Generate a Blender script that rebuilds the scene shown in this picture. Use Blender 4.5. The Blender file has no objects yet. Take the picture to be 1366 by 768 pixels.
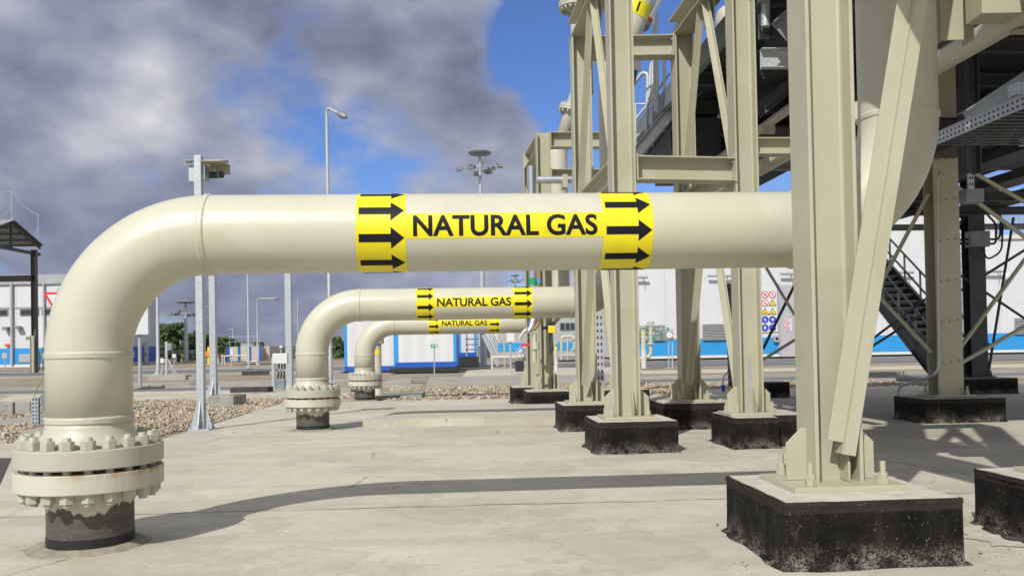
import bpy, bmesh, math, random
import numpy as np
from mathutils import Vector, Matrix
random.seed(7); rng = np.random.default_rng(7)
R = math.radians
sc = bpy.context.scene
COL = sc.collection

# ------------------------------------------------------------------ camera
F, CX, CY0 = 1150.0, 683.0, 441.9
CAMZ = 1.21
CM = Matrix.Rotation(R(91.0), 3, 'X') @ Matrix.Rotation(-0.018, 3, 'Z')
cam = bpy.data.objects.new('camera', bpy.data.cameras.new('camera')); COL.objects.link(cam)
cam.matrix_world = Matrix.Translation((0, 0, CAMZ)) @ CM.to_4x4()
cam.data.sensor_width = 36; cam.data.lens = F/1366*36
cam.data.shift_y = (CY0-384)/1366
cam.data.clip_start = .05; cam.data.clip_end = 5000
sc.camera = cam
EYE = Vector((0, 0, CAMZ))
def ray(px, py): return CM @ Vector(((px-CX)/F, -(py-CY0)/F, -1))
def at(px, py, Y):
    """world point seen at photo pixel px,py at distance Y north of the camera"""
    d = ray(px, py); return EYE + d*(Y/d.y)
def proj(p):
    q = CM.transposed() @ (Vector(p)-EYE); return (CX - F*q.x/q.z, CY0 + F*q.y/q.z)
def gz(Y): return -0.0055*min(max(Y-5.3, 0), 20)      # the yard falls away slightly for drainage
def G(px, py):
    d = ray(px, py); t = -CAMZ/d.z
    for _ in range(30): t = (gz(d.y*t)-CAMZ)/d.z
    return EYE + d*t
PSI = R(4.0)
U = Vector((math.cos(PSI), math.sin(PSI), 0)); V = Vector((-math.sin(PSI), math.cos(PSI), 0)); Z = Vector((0, 0, 1))
X_, Y_ = Vector((1, 0, 0)), Vector((0, 1, 0))

# ------------------------------------------------------------------ mesh builder
class MB:
    def __init__(s): s.v = []; s.f = []; s.sm = []
    def add(s, vs, fs, smooth=False):
        o = len(s.v); s.v += [tuple(v) for v in vs]
        s.f += [tuple(i+o for i in f) for f in fs]; s.sm += [smooth]*len(fs); return s
    def box(s, c, sx, sy, sz, ax=X_, ay=Y_, az=Z):
        c = Vector(c); vs = []
        for k in (-1, 1):
            for j in (-1, 1):
                for i in (-1, 1): vs.append(c+ax*(i*sx/2)+ay*(j*sy/2)+az*(k*sz/2))
        return s.add(vs, [(0,2,3,1),(4,5,7,6),(0,1,5,4),(2,6,7,3),(0,4,6,2),(1,3,7,5)])
    def ubox(s, c, su, sv, sz): return s.box(c, su, sv, sz, U, V, Z)
    def prism(s, pts, d):
        n = len(pts); d = Vector(d); a = [Vector(p) for p in pts]
        vs = a+[p+d for p in a]
        return s.add(vs, [tuple(range(n))[::-1], tuple(range(n, 2*n))]+[(i,(i+1)%n,n+(i+1)%n,n+i) for i in range(n)])
    def prof(s, p0, p1, pts, hd):
        """extrude 2D profile (along hd, across) from p0 to p1"""
        p0, p1, hd = Vector(p0), Vector(p1), Vector(hd); a = (p1-p0).normalized()
        hd = (hd-a*hd.dot(a)).normalized(); w = a.cross(hd)
        return s.prism([p0+hd*x+w*y for x, y in pts], p1-p0)
    def hbeam(s, p0, p1, h, b, tf, tw, hd, fil=.018):
        q = []
        k = min(fil, (b-tw)/4)
        quarter = [(h/2, b/2), (h/2-tf, b/2), (h/2-tf, tw/2+k), (h/2-tf-k*.3, tw/2+k*.3), (h/2-tf-k, tw/2)]
        q += quarter
        q += [(-x, y) for x, y in quarter[::-1]]
        q += [(-x, -y) for x, y in quarter]
        q += [(x, -y) for x, y in quarter[::-1]]
        return s.prof(p0, p1, q, hd)
    def angle(s, p0, p1, a, t, hd):
        return s.prof(p0, p1, [(0,0),(a,0),(a,t),(t,t),(t,a),(0,a)], hd)
    def tee(s, p0, p1, w, d, t, hd):
        return s.prof(p0, p1, [(0,-w/2),(t,-w/2),(t,-t/2),(d,-t/2),(d,t/2),(t,t/2),(t,w/2),(0,w/2)], hd)
    def chan(s, p0, p1, h, b, t, hd):
        return s.prof(p0, p1, [(-h/2,0),(h/2,0),(h/2,b),(h/2-t,b),(h/2-t,t),(-h/2+t,t),(-h/2+t,b),(-h/2,b)], hd)
    def tube(s, path, r, n=16, caps=True):
        path = [Vector(p) for p in path]; m = len(path)
        rr = r if isinstance(r, (list, tuple)) else [r]*m
        t0 = (path[1]-path[0]).normalized(); up = Z if abs(t0.z) < .9 else X_
        nrm = (up-t0*up.dot(t0)).normalized(); vs = []
        for i in range(m):
            if i == 0: t = path[1]-path[0]
            elif i == m-1: t = path[-1]-path[-2]
            else: t = (path[i]-path[i-1]).normalized()+(path[i+1]-path[i]).normalized()
            t = t.normalized(); nrm = (nrm-t*nrm.dot(t)).normalized(); b = t.cross(nrm)
            for k in range(n):
                a = 2*math.pi*k/n; vs.append(path[i]+(nrm*math.cos(a)+b*math.sin(a))*rr[i])
        fs = [(i*n+k, i*n+(k+1)%n, (i+1)*n+(k+1)%n, (i+1)*n+k) for i in range(m-1) for k in range(n)]
        s.add(vs, fs, True)
        if caps:
            s.add(vs[:n], [tuple(range(n))[::-1]]); s.add(vs[-n:], [tuple(range(n))])
        return s
    def lathe(s, c, prof, n=48, axis=Z, smooth=True, jit=0):
        c = Vector(c); a = axis.normalized(); x = a.orthogonal().normalized() if abs(a.z) < .99 else X_; y = a.cross(x)
        vs = []
        for r, z in prof:
            for k in range(n):
                t = 2*math.pi*k/n; q = r+(random.uniform(-jit, jit) if jit else 0)
                vs.append(c+a*z+(x*math.cos(t)+y*math.sin(t))*q)
        m = len(prof)
        # separate rings per segment keep sharp edges sharp
        for i in range(m-1):
            s.add(vs[i*n:(i+2)*n], [(k, (k+1)%n, n+(k+1)%n, n+k) for k in range(n)], smooth)
        if prof[0][0] > 1e-6: s.add(vs[:n], [tuple(range(n))[::-1]])
        if prof[-1][0] > 1e-6: s.add(vs[-n:], [tuple(range(n))])
        return s
    def hexn(s, c, af, h, ang=0, axis=Z):
        r = af/math.sqrt(3); c = Vector(c); a = axis.normalized(); x = a.orthogonal().normalized() if abs(a.z)<.99 else X_; y = a.cross(x)
        return s.prism([c+(x*math.cos(ang+i*math.pi/3)+y*math.sin(ang+i*math.pi/3))*r for i in range(6)], a*h)
    def build(s, name, mat, parent=None, bevel=0, weld=False):
        me = bpy.data.meshes.new(name)
        o = bpy.data.objects.new(name, me); COL.objects.link(o)
        base = Vector((0, 0, 0)); q = parent
        if parent is not None:
            o.parent = parent
            base = Vector(parent['_base']) if '_base' in parent else Vector((0,0,0))
        me.from_pydata([tuple(Vector(v)-base) for v in s.v], [], s.f)
        me.polygons.foreach_set('use_smooth', s.sm)
        me.materials.append(mat)
        bm = bmesh.new(); bm.from_mesh(me)
        if weld: bmesh.ops.remove_doubles(bm, verts=bm.verts, dist=1e-5)
        bmesh.ops.recalc_face_normals(bm, faces=bm.faces)
        bm.to_mesh(me); bm.free(); me.update()
        o['_base'] = tuple(base)
        if bevel:
            m = o.modifiers.new('bevel', 'BEVEL'); m.width = bevel; m.segments = 2; m.limit_method = 'ANGLE'; m.angle_limit = R(40)
        return o
def tag(o, label, cat, group=None):
    o['label'] = label; o['category'] = cat
    if group: o['group'] = group
    return o
def thing(name, label, cat, loc, group=None):
    o = bpy.data.objects.new(name, None); COL.objects.link(o); o.location = loc; o['_base'] = tuple(loc)
    o.empty_display_size = .2
    return tag(o, label, cat, group)
def solo(name, mb, mat, label, cat, group=None, bevel=0):
    o = mb.build(name, mat, None, bevel); return tag(o, label, cat, group)
def struct(name, mb, mat):
    o = mb.build(name, mat); o['kind'] = 'structure'; return o
def copy_thing(root, loc, label):
    """copy a thing with its parts and sub-parts to another place"""
    r = root.copy(); COL.objects.link(r); r.location = loc; r['label'] = label; r['_base'] = tuple(loc)
    def rec(src, dst):
        for ch in list(src.children):
            c = ch.copy(); COL.objects.link(c); c.parent = dst; rec(ch, c)
    rec(root, r); return r

# ------------------------------------------------------------------ materials
class NT:
    def __init__(s, name):
        s.m = bpy.data.materials.new(name); s.m.use_nodes = True; s.t = s.m.node_tree
        s.b = s.t.nodes['Principled BSDF']; s.c = s.t.nodes.new('ShaderNodeTexCoord').outputs['Object']
    def n(s, typ, **kw):
        nd = s.t.nodes.new('ShaderNode'+typ)
        for k, v in kw.items():
            if k in nd.inputs: s.put(nd.inputs[k], v)
            else: setattr(nd, k, v)
        return nd
    def put(s, sock, v):
        if isinstance(v, bpy.types.NodeSocket): s.t.links.new(v, sock)
        else: sock.default_value = (*v, 1) if isinstance(v, tuple) and len(v) == 3 and sock.type == 'RGBA' else v
    def noise(s, scale, detail=4, rough=.55, vec=None, stretch=None):
        vec = vec or s.c
        if stretch: vec = s.n('Mapping', Vector=vec, Scale=stretch).outputs[0]
        return s.n('TexNoise', Vector=vec, Scale=scale, Detail=detail, Roughness=rough).outputs['Fac']
    def ramp(s, fac, *stops, interp='LINEAR'):
        r = s.n('ValToRGB', Fac=fac); cr = r.color_ramp; cr.interpolation = interp
        while len(cr.elements) < len(stops): cr.elements.new(.5)
        for e, (p, c) in zip(cr.elements, stops):
            e.position = p; e.color = (c, c, c, 1) if isinstance(c, (int, float)) else (*c, 1)
        return r.outputs[0]
    def mix(s, fac, a, b, mode='MIX'):
        nd = s.n('Mix', data_type='RGBA', blend_type=mode)
        s.put(nd.inputs[0], fac); s.put(nd.inputs[6], a); s.put(nd.inputs[7], b); return nd.outputs[2]
    def math(s, op, a, b=0.0, clamp=False):
        nd = s.n('Math', operation=op, use_clamp=clamp); s.put(nd.inputs[0], a); s.put(nd.inputs[1], b); return nd.outputs[0]
    def z(s): return s.n('SeparateXYZ', Vector=s.c).outputs[2]
    def out(s, col, rough=.5, metal=0.0, bump=None, bs=.2, bd=.01, spec=None):
        s.put(s.b.inputs['Base Color'], col); s.put(s.b.inputs['Roughness'], rough); s.put(s.b.inputs['Metallic'], metal)
        if spec is not None: s.b.inputs['Specular IOR Level'].default_value = spec
        if bump is not None:
            bp = s.n('Bump', Strength=bs, Distance=bd, Height=bump); s.put(s.b.inputs['Normal'], bp.outputs[0])
        return s.m
def plain(name, col, rough=.5, metal=0.0, var=.12, scale=3.0, bump=.1, bscale=60.0):
    k = NT(name); n = k.noise(scale, 5)
    d = tuple(c*(1-var) for c in col); l = tuple(min(1, c*(1+var)) for c in col)
    return k.out(k.ramp(n, (.3, d), (.7, l)), rough, metal, k.noise(bscale, 3), bump, .004)
M = {}
def mk_cream(name, col, rough=.34, patch=.06):
    k = NT(name); n = k.noise(1.3, 5); f = k.noise(9, 6, .7); s = k.noise(3.5, 5, .65, stretch=(1, 1, .12))
    c = k.ramp(n, (.3, tuple(x*.93 for x in col)), (.7, tuple(x*1.04 for x in col)))
    pt = k.noise(.9, 2, .4, stretch=(1, 1, .8))     # touch-up coats of slightly different paint
    c = k.mix(k.ramp(pt, (.515, 0), (.52, 1)), c, k.mix(1.0, c, tuple(1-patch*(.7, .9, 1.5)[q] for q in range(3)), 'MULTIPLY'))
    c = k.mix(k.ramp(f, (.60, 0), (.8, .26)), c, (.34, .31, .23))
    c = k.mix(k.ramp(s, (.56, 0), (.78, .24)), c, (.36, .32, .23))
    c = k.mix(k.math('MULTIPLY', k.ramp(k.noise(38, 4, .8), (.70, 0), (.74, .8)), k.ramp(k.noise(2.2, 3), (.55, 0), (.66, 1))), c, (.20, .12, .06))
    h = k.math('ADD', k.math('MULTIPLY', k.noise(70, 2), .6), k.math('ADD', k.math('MULTIPLY', k.noise(24, 3), .9), k.noise(240, 2)))
    return k.out(c, k.ramp(f, (.3, rough-.06), (.7, rough+.14)), 0, h, .26, .0035)
M['cream'] = mk_cream('cream_pipe_paint', (.525, .513, .41))
M['steel'] = mk_cream('cream_steel_paint', (.425, .412, .305), .40)
M['flange'] = mk_cream('flange_paint', (.44, .435, .365), .45)
k = NT('rust_streaked_flange_paint')
zz = k.z(); rn = k.noise(7, 5, .65, stretch=(1, 1, .18)); x0 = k.n('SeparateXYZ', Vector=k.c).outputs[0]
side = k.ramp(k.math('ADD', k.math('MULTIPLY', x0, 1.2), .5), (.45, 0), (.8, 1))
rust = k.math('MULTIPLY', k.ramp(rn, (.44, 0), (.64, 1)), side)
top = k.ramp(k.math('MULTIPLY', k.math('SUBTRACT', zz, .40), 9), (.55, 0), (1, 1))
rust = k.math('MULTIPLY', rust, k.math('ADD', top, .25), True)
cc = k.mix(rust, (.52, .51, .43), (.33, .17, .05))
edge = k.math('MULTIPLY', k.ramp(k.noise(18, 4), (.5, 0), (.62, .7)), k.ramp(k.math('MULTIPLY', k.math('SUBTRACT', zz, .49), 60), (0, 0), (1, 1)))
M['rustflange'] = k.out(k.mix(edge, cc, (.25, .13, .05)), .5, 0, k.noise(90, 3), .15, .003)
k = NT('pipe_stub_wrap')
zz = k.z(); n1 = k.noise(5.5, 4, .6, stretch=(1, 1, .6)); hgt = k.math('ADD', zz, k.math('MULTIPLY', k.math('SUBTRACT', n1, .5), .34))
wrapc = k.ramp(k.noise(4, 6, .7, stretch=(1, 1, 6)), (.3, (.042, .040, .034)), (.6, (.092, .087, .07)), (.8, (.12, .112, .092)))
wrapc = k.mix(k.ramp(k.noise(60, 2), (.68, 0), (.74, .5)), wrapc, (.4, .38, .33))
pc = k.mix(k.ramp(hgt, (.265, 0), (.272, 1)), wrapc, (.56, .53, .42))
pc = k.mix(k.ramp(zz, (.085, 1), (.092, 0)), pc, (.012, .012, .012))
M['stub'] = k.out(pc, .55, 0, k.noise(45, 4), .35, .006)
k = NT('galvanised_steel'); vo = k.n('TexVoronoi', Vector=k.c, Scale=70.0).outputs['Color']
spang = k.n('RGBToBW', Color=vo).outputs[0]; n = k.noise(8, 5)
M['galv'] = k.out(k.mix(k.ramp(n, (.35, 0), (.7, .5)), k.ramp(spang, (.2, (.36, .39, .41)), (.8, (.55, .58, .60))), (.40, .42, .43)), .48, .35, n, .1, .003)
M['darkgalv'] = plain('weathered_galvanised_steel', (.23, .25, .265), .5, .3, .2)
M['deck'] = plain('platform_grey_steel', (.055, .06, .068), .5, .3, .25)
M['black'] = plain('black_plastic', (.02, .02, .021), .5)
M['alu'] = plain('bright_insulation_cladding', (.62, .63, .65), .28, .85, .06)
k = NT('bitumen_coating'); zz = k.z(); n = k.noise(14, 6, .7, stretch=(1, 1, .25)); sp = k.noise(75, 3, .7); lo = k.noise(3.5, 5, .6)
c = k.ramp(k.noise(6, 5), (.3, (.004, .0038, .0035)), (.7, (.013, .0115, .0105)))
st = k.math('MULTIPLY', k.ramp(n, (.56, 0), (.74, .55)), k.ramp(lo, (.45, .15), (.65, 1)))
c = k.mix(st, c, (.085, .078, .068))
low = k.math('MULTIPLY', k.ramp(k.math('ADD', zz, k.math('MULTIPLY', lo, .10)), (.09, 1), (.19, .05)), k.math('MULTIPLY', k.ramp(k.noise(80, 5, .85), (.46, 0), (.62, 1)), k.ramp(k.noise(6.5, 5, .7), (.44, .08), (.62, 1))))
c = k.mix(low, c, (.40, .365, .30))
c = k.mix(k.math('MULTIPLY', k.ramp(sp, (.67, 0), (.70, .8)), k.ramp(lo, (.42, .2), (.6, 1))), c, (.5, .46, .38))
c = k.mix(k.ramp(k.math('ADD', zz, k.math('MULTIPLY', k.noise(9, 3), .012)), (.298, 0), (.304, .22)), c, (.09, .075, .062))
M['bitumen'] = k.out(c, k.ramp(n, (.3, .5), (.7, .9)), 0, k.math('ADD', k.noise(40, 5), n), .5, .008, spec=.12)
k = NT('pale_grout'); M['grout'] = k.out(k.ramp(k.noise(9, 6, .65), (.3, (.42, .385, .32)), (.7, (.58, .545, .48))), .85, 0, k.noise(60, 5), .3, .004)
def mk_conc(name, a, b, stain, bscale=30):
    k = NT(name); big = k.noise(.28, 5, .6); mid = k.noise(1.1, 7, .7, stretch=(.55, 1.2, 1)); fine = k.noise(34, 4, .7)
    trow = k.noise(1.6, 5, .7, stretch=(.22, 1.8, 1))
    c = k.ramp(mid, (.28, a), (.52, tuple((p+q)/2 for p, q in zip(a, b))), (.72, b))
    c = k.mix(k.ramp(big, (.46, 0), (.66, .5)), c, stain)
    c = k.mix(k.ramp(trow, (.52, 0), (.70, .38)), c, tuple(x*.80 for x in stain))
    c = k.mix(k.ramp(k.noise(1.7, 7, .78), (.53, 0), (.70, .6)), c, (.47, .385, .255))
    pud = k.noise(.55, 7, .62)                      # dried puddle edges
    c = k.mix(k.ramp(pud, (.50, 0), (.515, .30), (.56, .08), (.64, .22)), c, tuple(x*.72 for x in stain))
    cr = k.n('TexVoronoi', Vector=k.n('Mapping', Vector=k.c, Scale=(.35, .2, 1)).outputs[0], Scale=1.0, feature='DISTANCE_TO_EDGE').outputs['Distance']
    crn = k.math('ADD', cr, k.math('MULTIPLY', k.math('SUBTRACT', k.noise(6, 6, .7), .5), .05))
    crm = k.math('MULTIPLY', k.math('LESS_THAN', k.math('ABSOLUTE', crn), .0035), k.ramp(k.noise(.5, 2), (.55, 0), (.60, .7)))
    c = k.mix(crm, c, tuple(x*.4 for x in a))
    c = k.mix(k.ramp(fine, (.3, .28), (.6, 0)), c, tuple(x*.6 for x in a))
    c = k.mix(k.ramp(k.noise(11, 3, .8), (.68, 0), (.73, .5)), c, tuple(x*.5 for x in a))
    return k.out(c, .9, 0, k.math('ADD', fine, k.math('MULTIPLY', k.noise(3.5, 6), 2.0)), .35, .010, spec=.3)
M['conc'] = mk_conc('yard_concrete', (.455, .425, .342), (.62, .585, .485), (.40, .36, .285))
M['conc2'] = mk_conc('old_kerb_concrete', (.30, .285, .25), (.44, .42, .37), (.26, .25, .225))
M['asph'] = plain('asphalt', (.145, .148, .155), .9, 0, .2, 1.2, .35, 90)
M['darkasph'] = plain('dark_asphalt_patch', (.06, .055, .052), .92, 0, .3, 4, .5, 120)
k = NT('sandy_gravel_bed'); v = k.n('TexVoronoi', Vector=k.c, Scale=9.0)
g = k.ramp(k.n('RGBToBW', Color=v.outputs['Color']).outputs[0], (.2, (.20, .145, .09)), (.45, (.40, .31, .20)), (.65, (.50, .44, .35)), (.85, (.30, .27, .23)))
g = k.mix(k.ramp(v.outputs['Distance'], (.02, 0), (.09, 0), (.14, .5)), g, (.12, .09, .06))
M['gravel'] = k.out(k.mix(k.ramp(k.noise(.5, 4), (.4, 0), (.7, .5)), g, (.42, .36, .27)), .9, 0, v.outputs['Distance'], -.6, .03)
k = NT('pebble_stone'); at_ = k.n('Attribute', attribute_name='tone').outputs['Fac']
M['pebble'] = k.out(k.ramp(at_, (0, (.09, .08, .07)), (.18, (.26, .18, .10)), (.38, (.47, .345, .20)), (.56, (.52, .44, .315)), (.74, (.22, .20, .18)), (.88, (.36, .33, .28)), (1, (.62, .58, .50))), .8, 0, k.noise(50), .3, .004)
k = NT('sandy_earth'); M['earth'] = k.out(k.ramp(k.noise(.35, 8, .7), (.3, (.33, .27, .19)), (.5, (.42, .36, .26)), (.7, (.34, .32, .22))), .95, 0, k.noise(6, 6), .4, .03)
k = NT('dry_grassland'); M['grass'] = k.out(k.ramp(k.noise(.05, 8, .7), (.3, (.10, .11, .045)), (.55, (.22, .2, .09)), (.7, (.3, .26, .15))), .95)
M['yellow'] = plain('yellow_label_vinyl', (.76, .65, .008), .40, 0, .07, 7, .3, 26)
M['ink'] = plain('black_label_ink', (.008, .008, .014), .5, 0, .1); M['ink'].node_tree.nodes['Principled BSDF'].inputs['Specular IOR Level'].default_value = .2
k = NT('white_cladding_panel'); zz = k.z(); fr = k.math('FRACT', k.math('MULTIPLY', zz, .5)); 
c = k.ramp(k.noise(.4, 4), (.3, (.57, .58, .60)), (.7, (.62, .63, .65)))
fx = k.math('FRACT', k.math('MULTIPLY', k.n('SeparateXYZ', Vector=k.c).outputs[0], .1667)); c = k.mix(k.ramp(fx, (0, .4), (.008, .4), (.014, 0)), c, (.33, .34, .36))
c = k.mix(k.ramp(k.noise(1.5, 5, .7, stretch=(1, 1, .08)), (.52, 0), (.75, .3)), c, (.40, .40, .38))
M['white_wall'] = k.out(k.mix(k.ramp(fr, (0, .35), (.012, .35), (.02, 0)), c, (.4, .41, .43)), .45)
M['blue_band'] = plain('blue_wall_band', (.025, .27, .62), .45, 0, .05, .6)
M['white'] = plain('white_enamel', (.62, .63, .64), .4, 0, .04)
M['offwhite'] = plain('white_coated_pipe', (.60, .59, .54), .45, 0, .08)
k = NT('white_corrugated_panel'); xx = k.n('SeparateXYZ', Vector=k.c).outputs[0]; w = k.math('SINE', k.math('MULTIPLY', xx, 8.0))
M['corr'] = k.out(k.ramp(w, (0, (.585, .595, .61)), (.06, (.61, .62, .63)), (1, (.63, .64, .65))), .45, 0, w, .25, .02)
M['navy'] = plain('blue_frame_paint', (.015, .085, .42), .4, 0, .1)
M['skyblue'] = plain('bright_blue_frame_paint', (.03, .28, .68), .4, 0, .06)
M['glass'] = plain('dark_window_glass', (.035, .045, .055), .08, 0, .2, 2, 0)
M['greywall'] = plain('grey_cladding', (.36, .36, .40), .6, 0, .05, .6)
M['roofgrey'] = plain('grey_roof_sheet', (.36, .38, .40), .45, .3, .12, 1)
M['louvre'] = plain('grey_louvre', (.42, .43, .44), .45, .3, .08)
M['shedbrown'] = plain('dark_canopy_steel', (.11, .10, .085), .55, .1, .2)
M['red'] = plain('red_enamel', (.62, .03, .03), .4, 0, .08)
M['orange'] = plain('orange_enamel', (.75, .24, .02), .45)
M['hiviz'] = plain('yellow_enamel', (.80, .62, .02), .4, 0, .06)
M['green'] = plain('green_enamel', (.02, .30, .13), .45, 0, .1)
M['bingreen'] = plain('green_bin_plastic', (.05, .28, .05), .45, 0, .12)
M['signblue'] = plain('blue_sign_enamel', (.03, .06, .45), .4, 0, .06)
M['cable'] = plain('black_cable_sheath', (.02, .02, .022), .55)
M['rust'] = plain('rusty_copper_pipe', (.30, .16, .07), .55, .3, .4, 12)
M['leaf'] = plain('tree_leaf', (.075, .125, .04), .7, 0, .45, .5, 0)
M['leafdark'] = plain('dark_tree_leaf', (.045, .085, .03), .7, 0, .45, .5, 0)
M['bark'] = plain('tree_bark', (.10, .075, .05), .9, 0, .3, 4)
M['hill'] = plain('wooded_hill', (.07, .10, .10), 1, 0, .35, .02, 0)
M['beige_cabin'] = plain('beige_cabin_panel', (.44, .41, .33), .55, 0, .06)
M['doorgrey'] = plain('grey_door_paint', (.40, .40, .43), .5, 0, .06)

def mk_perf(name, col, axis, pitch, duty, axis2, rows, half):
    """galvanised sheet punched with two rows of slots"""
    k = NT(name); sp_ = k.n('SeparateXYZ', Vector=k.c); a = sp_.outputs[axis]; b = sp_.outputs[axis2]
    h = k.math('LESS_THAN', k.math('ABSOLUTE', k.math('SUBTRACT', k.math('FRACT', k.math('DIVIDE', a, pitch)), .5)), duty/2)
    g = None
    for r_ in rows:
        q = k.math('LESS_THAN', k.math('ABSOLUTE', k.math('SUBTRACT', b, r_)), half); g = q if g is None else k.math('MAXIMUM', g, q)
    h = k.math('MULTIPLY', h, g)
    return k.out(k.mix(h, k.mix(k.noise(9, 5), tuple(c*.85 for c in col), tuple(c*1.15 for c in col)), (.006, .006, .007)), .5, .3)
# ------------------------------------------------------------------ sky and sun
SUN_EL = R(41); SD = Vector((.41, .91, 0)).normalized()
LIGHT = Vector((SD.x*math.cos(SUN_EL), SD.y*math.cos(SUN_EL), -math.sin(SUN_EL)))
sun = bpy.data.objects.new('sun', bpy.data.lights.new('sun', 'SUN')); COL.objects.link(sun)
sun.rotation_euler = LIGHT.to_track_quat('-Z', 'Y').to_euler(); sun.location = (-6, -10, 12)
sun.data.energy = 4.05; sun.data.angle = R(.5); sun.data.color = (1, .97, .915)
w = bpy.data.worlds.new('World'); sc.world = w; w.use_nodes = True; nt = w.node_tree
bg = nt.nodes['Background']
def wn(t, **kw):
    n = nt.nodes.new('ShaderNode'+t)
    for k_, v in kw.items():
        if k_ in n.inputs:
            if isinstance(v, bpy.types.NodeSocket): nt.links.new(v, n.inputs[k_])
            else: n.inputs[k_].default_value = v
        else: setattr(n, k_, v)
    return n
def wmath(op, a, b=0.0, clamp=False):
    n = wn('Math', operation=op, use_clamp=clamp)
    for i, v in enumerate((a, b)):
        if isinstance(v, bpy.types.NodeSocket): nt.links.new(v, n.inputs[i])
        else: n.inputs[i].default_value = v
    return n.outputs[0]
def wramp(fac, *st):
    r = wn('ValToRGB', Fac=fac); cr = r.color_ramp
    while len(cr.elements) < len(st): cr.elements.new(.5)
    for e, (p, c) in zip(cr.elements, st):
        e.position = p; e.color = (c, c, c, 1) if isinstance(c, (int, float)) else (*c, 1)
    return r.outputs[0]
def wmix(f, a, b):
    n = wn('Mix', data_type='RGBA')
    for i, v in ((0, f), (6, a), (7, b)):
        if isinstance(v, bpy.types.NodeSocket): nt.links.new(v, n.inputs[i])
        else: n.inputs[i].default_value = v if not isinstance(v, tuple) else (*v, 1)
    return n.outputs[2]
sky = wn('TexSky', sky_type='NISHITA'); sky.sun_disc = False; sky.sun_elevation = SUN_EL
sky.sun_rotation = math.atan2(-SD.x, -SD.y); sky.air_density = 1.0; sky.dust_density = .3; sky.ozone_density = 3.0
dirv = wn('TexCoord').outputs['Generated']
mp = wn('Mapping', Vector=dirv); mp.inputs['Scale'].default_value = (1, 1, 1.7)
def wnoise(scale, det, rough, off=(0,0,0), dist=0.0):
    m = wn('Mapping', Vector=mp.outputs[0]); m.inputs['Location'].default_value = off
    return wn('TexNoise', Vector=m.outputs[0], Scale=scale, Detail=det, Roughness=rough, Distortion=dist).outputs['Fac']
def blob(px, py, rad, amt, soft=1.0):
    """cloud bank (or gap) around one direction of the sky"""
    d = ray(px, py).normalized(); dd = wn('VectorMath', operation='DISTANCE'); nt.links.new(dirv, dd.inputs[0]); dd.inputs[1].default_value = d
    r = wn('MapRange', interpolation_type='SMOOTHSTEP', Value=dd.outputs['Value'])
    r.inputs['From Min'].default_value = 0; r.inputs['From Max'].default_value = rad/F
    r.inputs['To Min'].default_value = amt; r.inputs['To Max'].default_value = 0
    return r.outputs[0]
def bsum(lst):
    a = None
    for b in lst:
        o = blob(*b); a = o if a is None else wmath('ADD', a, o)
    return a
def field(off):
    """cloud thickness: broad banks plus billows"""
    m = wn('Mapping', Vector=mp.outputs[0]); m.inputs['Location'].default_value = off
    a = wn('TexNoise', Vector=m.outputs[0], Scale=3.0, Detail=9, Roughness=.57, Distortion=0.0).outputs['Fac']
    b1 = wn('TexNoise', Vector=m.outputs[0], Scale=6.5, Detail=2, Roughness=.5, Distortion=0.0).outputs['Fac']
    b2 = wn('TexNoise', Vector=m.outputs[0], Scale=15.0, Detail=3, Roughness=.55, Distortion=0.0).outputs['Fac']
    b1 = wmath('ABSOLUTE', wmath('SUBTRACT', b1, .5)); b2 = wmath('ABSOLUTE', wmath('SUBTRACT', b2, .5))
    return wmath('ADD', a, wmath('ADD', wmath('MULTIPLY', b1, .75), wmath('MULTIPLY', wmath('SUBTRACT', b2, .18), .16)))
OFF = Vector((5.2, 1.1, 2.3))
f0 = field(OFF); f1 = field(OFF+Vector((-.05, -.03, .10)))
gaps = bsum([(750,15,170,-.42),(900,60,280,-.55),(345,165,120,-.16),(290,110,80,-.12),(490,200,130,-.12),(560,250,130,-.14),(430,225,110,-.08),(110,245,90,-.11),(205,236,80,-.11),
             (380,40,260,.16),(120,80,260,.14),(600,90,190,.24),(690,200,120,.16),(60,330,160,.15),(330,400,320,.2),(560,350,180,.1)])
dens = wmath('ADD', f0, gaps)
cover = wramp(dens, (.43, 0), (.515, .55), (.60, 1))
relief = wmath('MULTIPLY', wmath('SUBTRACT', f0, f1), 1.15)
n2 = wnoise(1.9, 6, .5, (7.7, 2.2, 5.0))
lit = wmath('ADD', wmath('ADD', n2, relief), bsum([(150,125,140,.34),(250,70,140,.08),(420,60,200,-.05),(560,30,220,-.02),(600,130,180,-.06),(680,80,130,-.05),(50,40,150,-.10),(100,215,110,-.03),(30,160,120,-.10),(330,200,90,.04),(440,210,120,.05)]))
ccol = wramp(lit, (.26, (.18,.20,.30)), (.44, (.26,.285,.395)), (.62, (.37,.392,.495)), (.84, (.57,.575,.63)), (1.0, (.76,.76,.79)))
rim = wramp(dens, (.44, .0), (.53, .22), (.64, 0))
ccol = wmix(rim, ccol, (.47,.50,.60))
skyc = wn('Mix', data_type='RGBA', blend_type='MULTIPLY'); skyc.inputs[0].default_value = 1
nt.links.new(sky.outputs[0], skyc.inputs[6]); skyc.inputs[7].default_value = (.92, 1.12, 1.65, 1)
SKYK = .075
cs = wn('Mix', data_type='RGBA', blend_type='MULTIPLY'); cs.inputs[0].default_value = 1
nt.links.new(ccol, cs.inputs[6]); cs.inputs[7].default_value = (1/SKYK,)*3+(1,)
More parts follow.
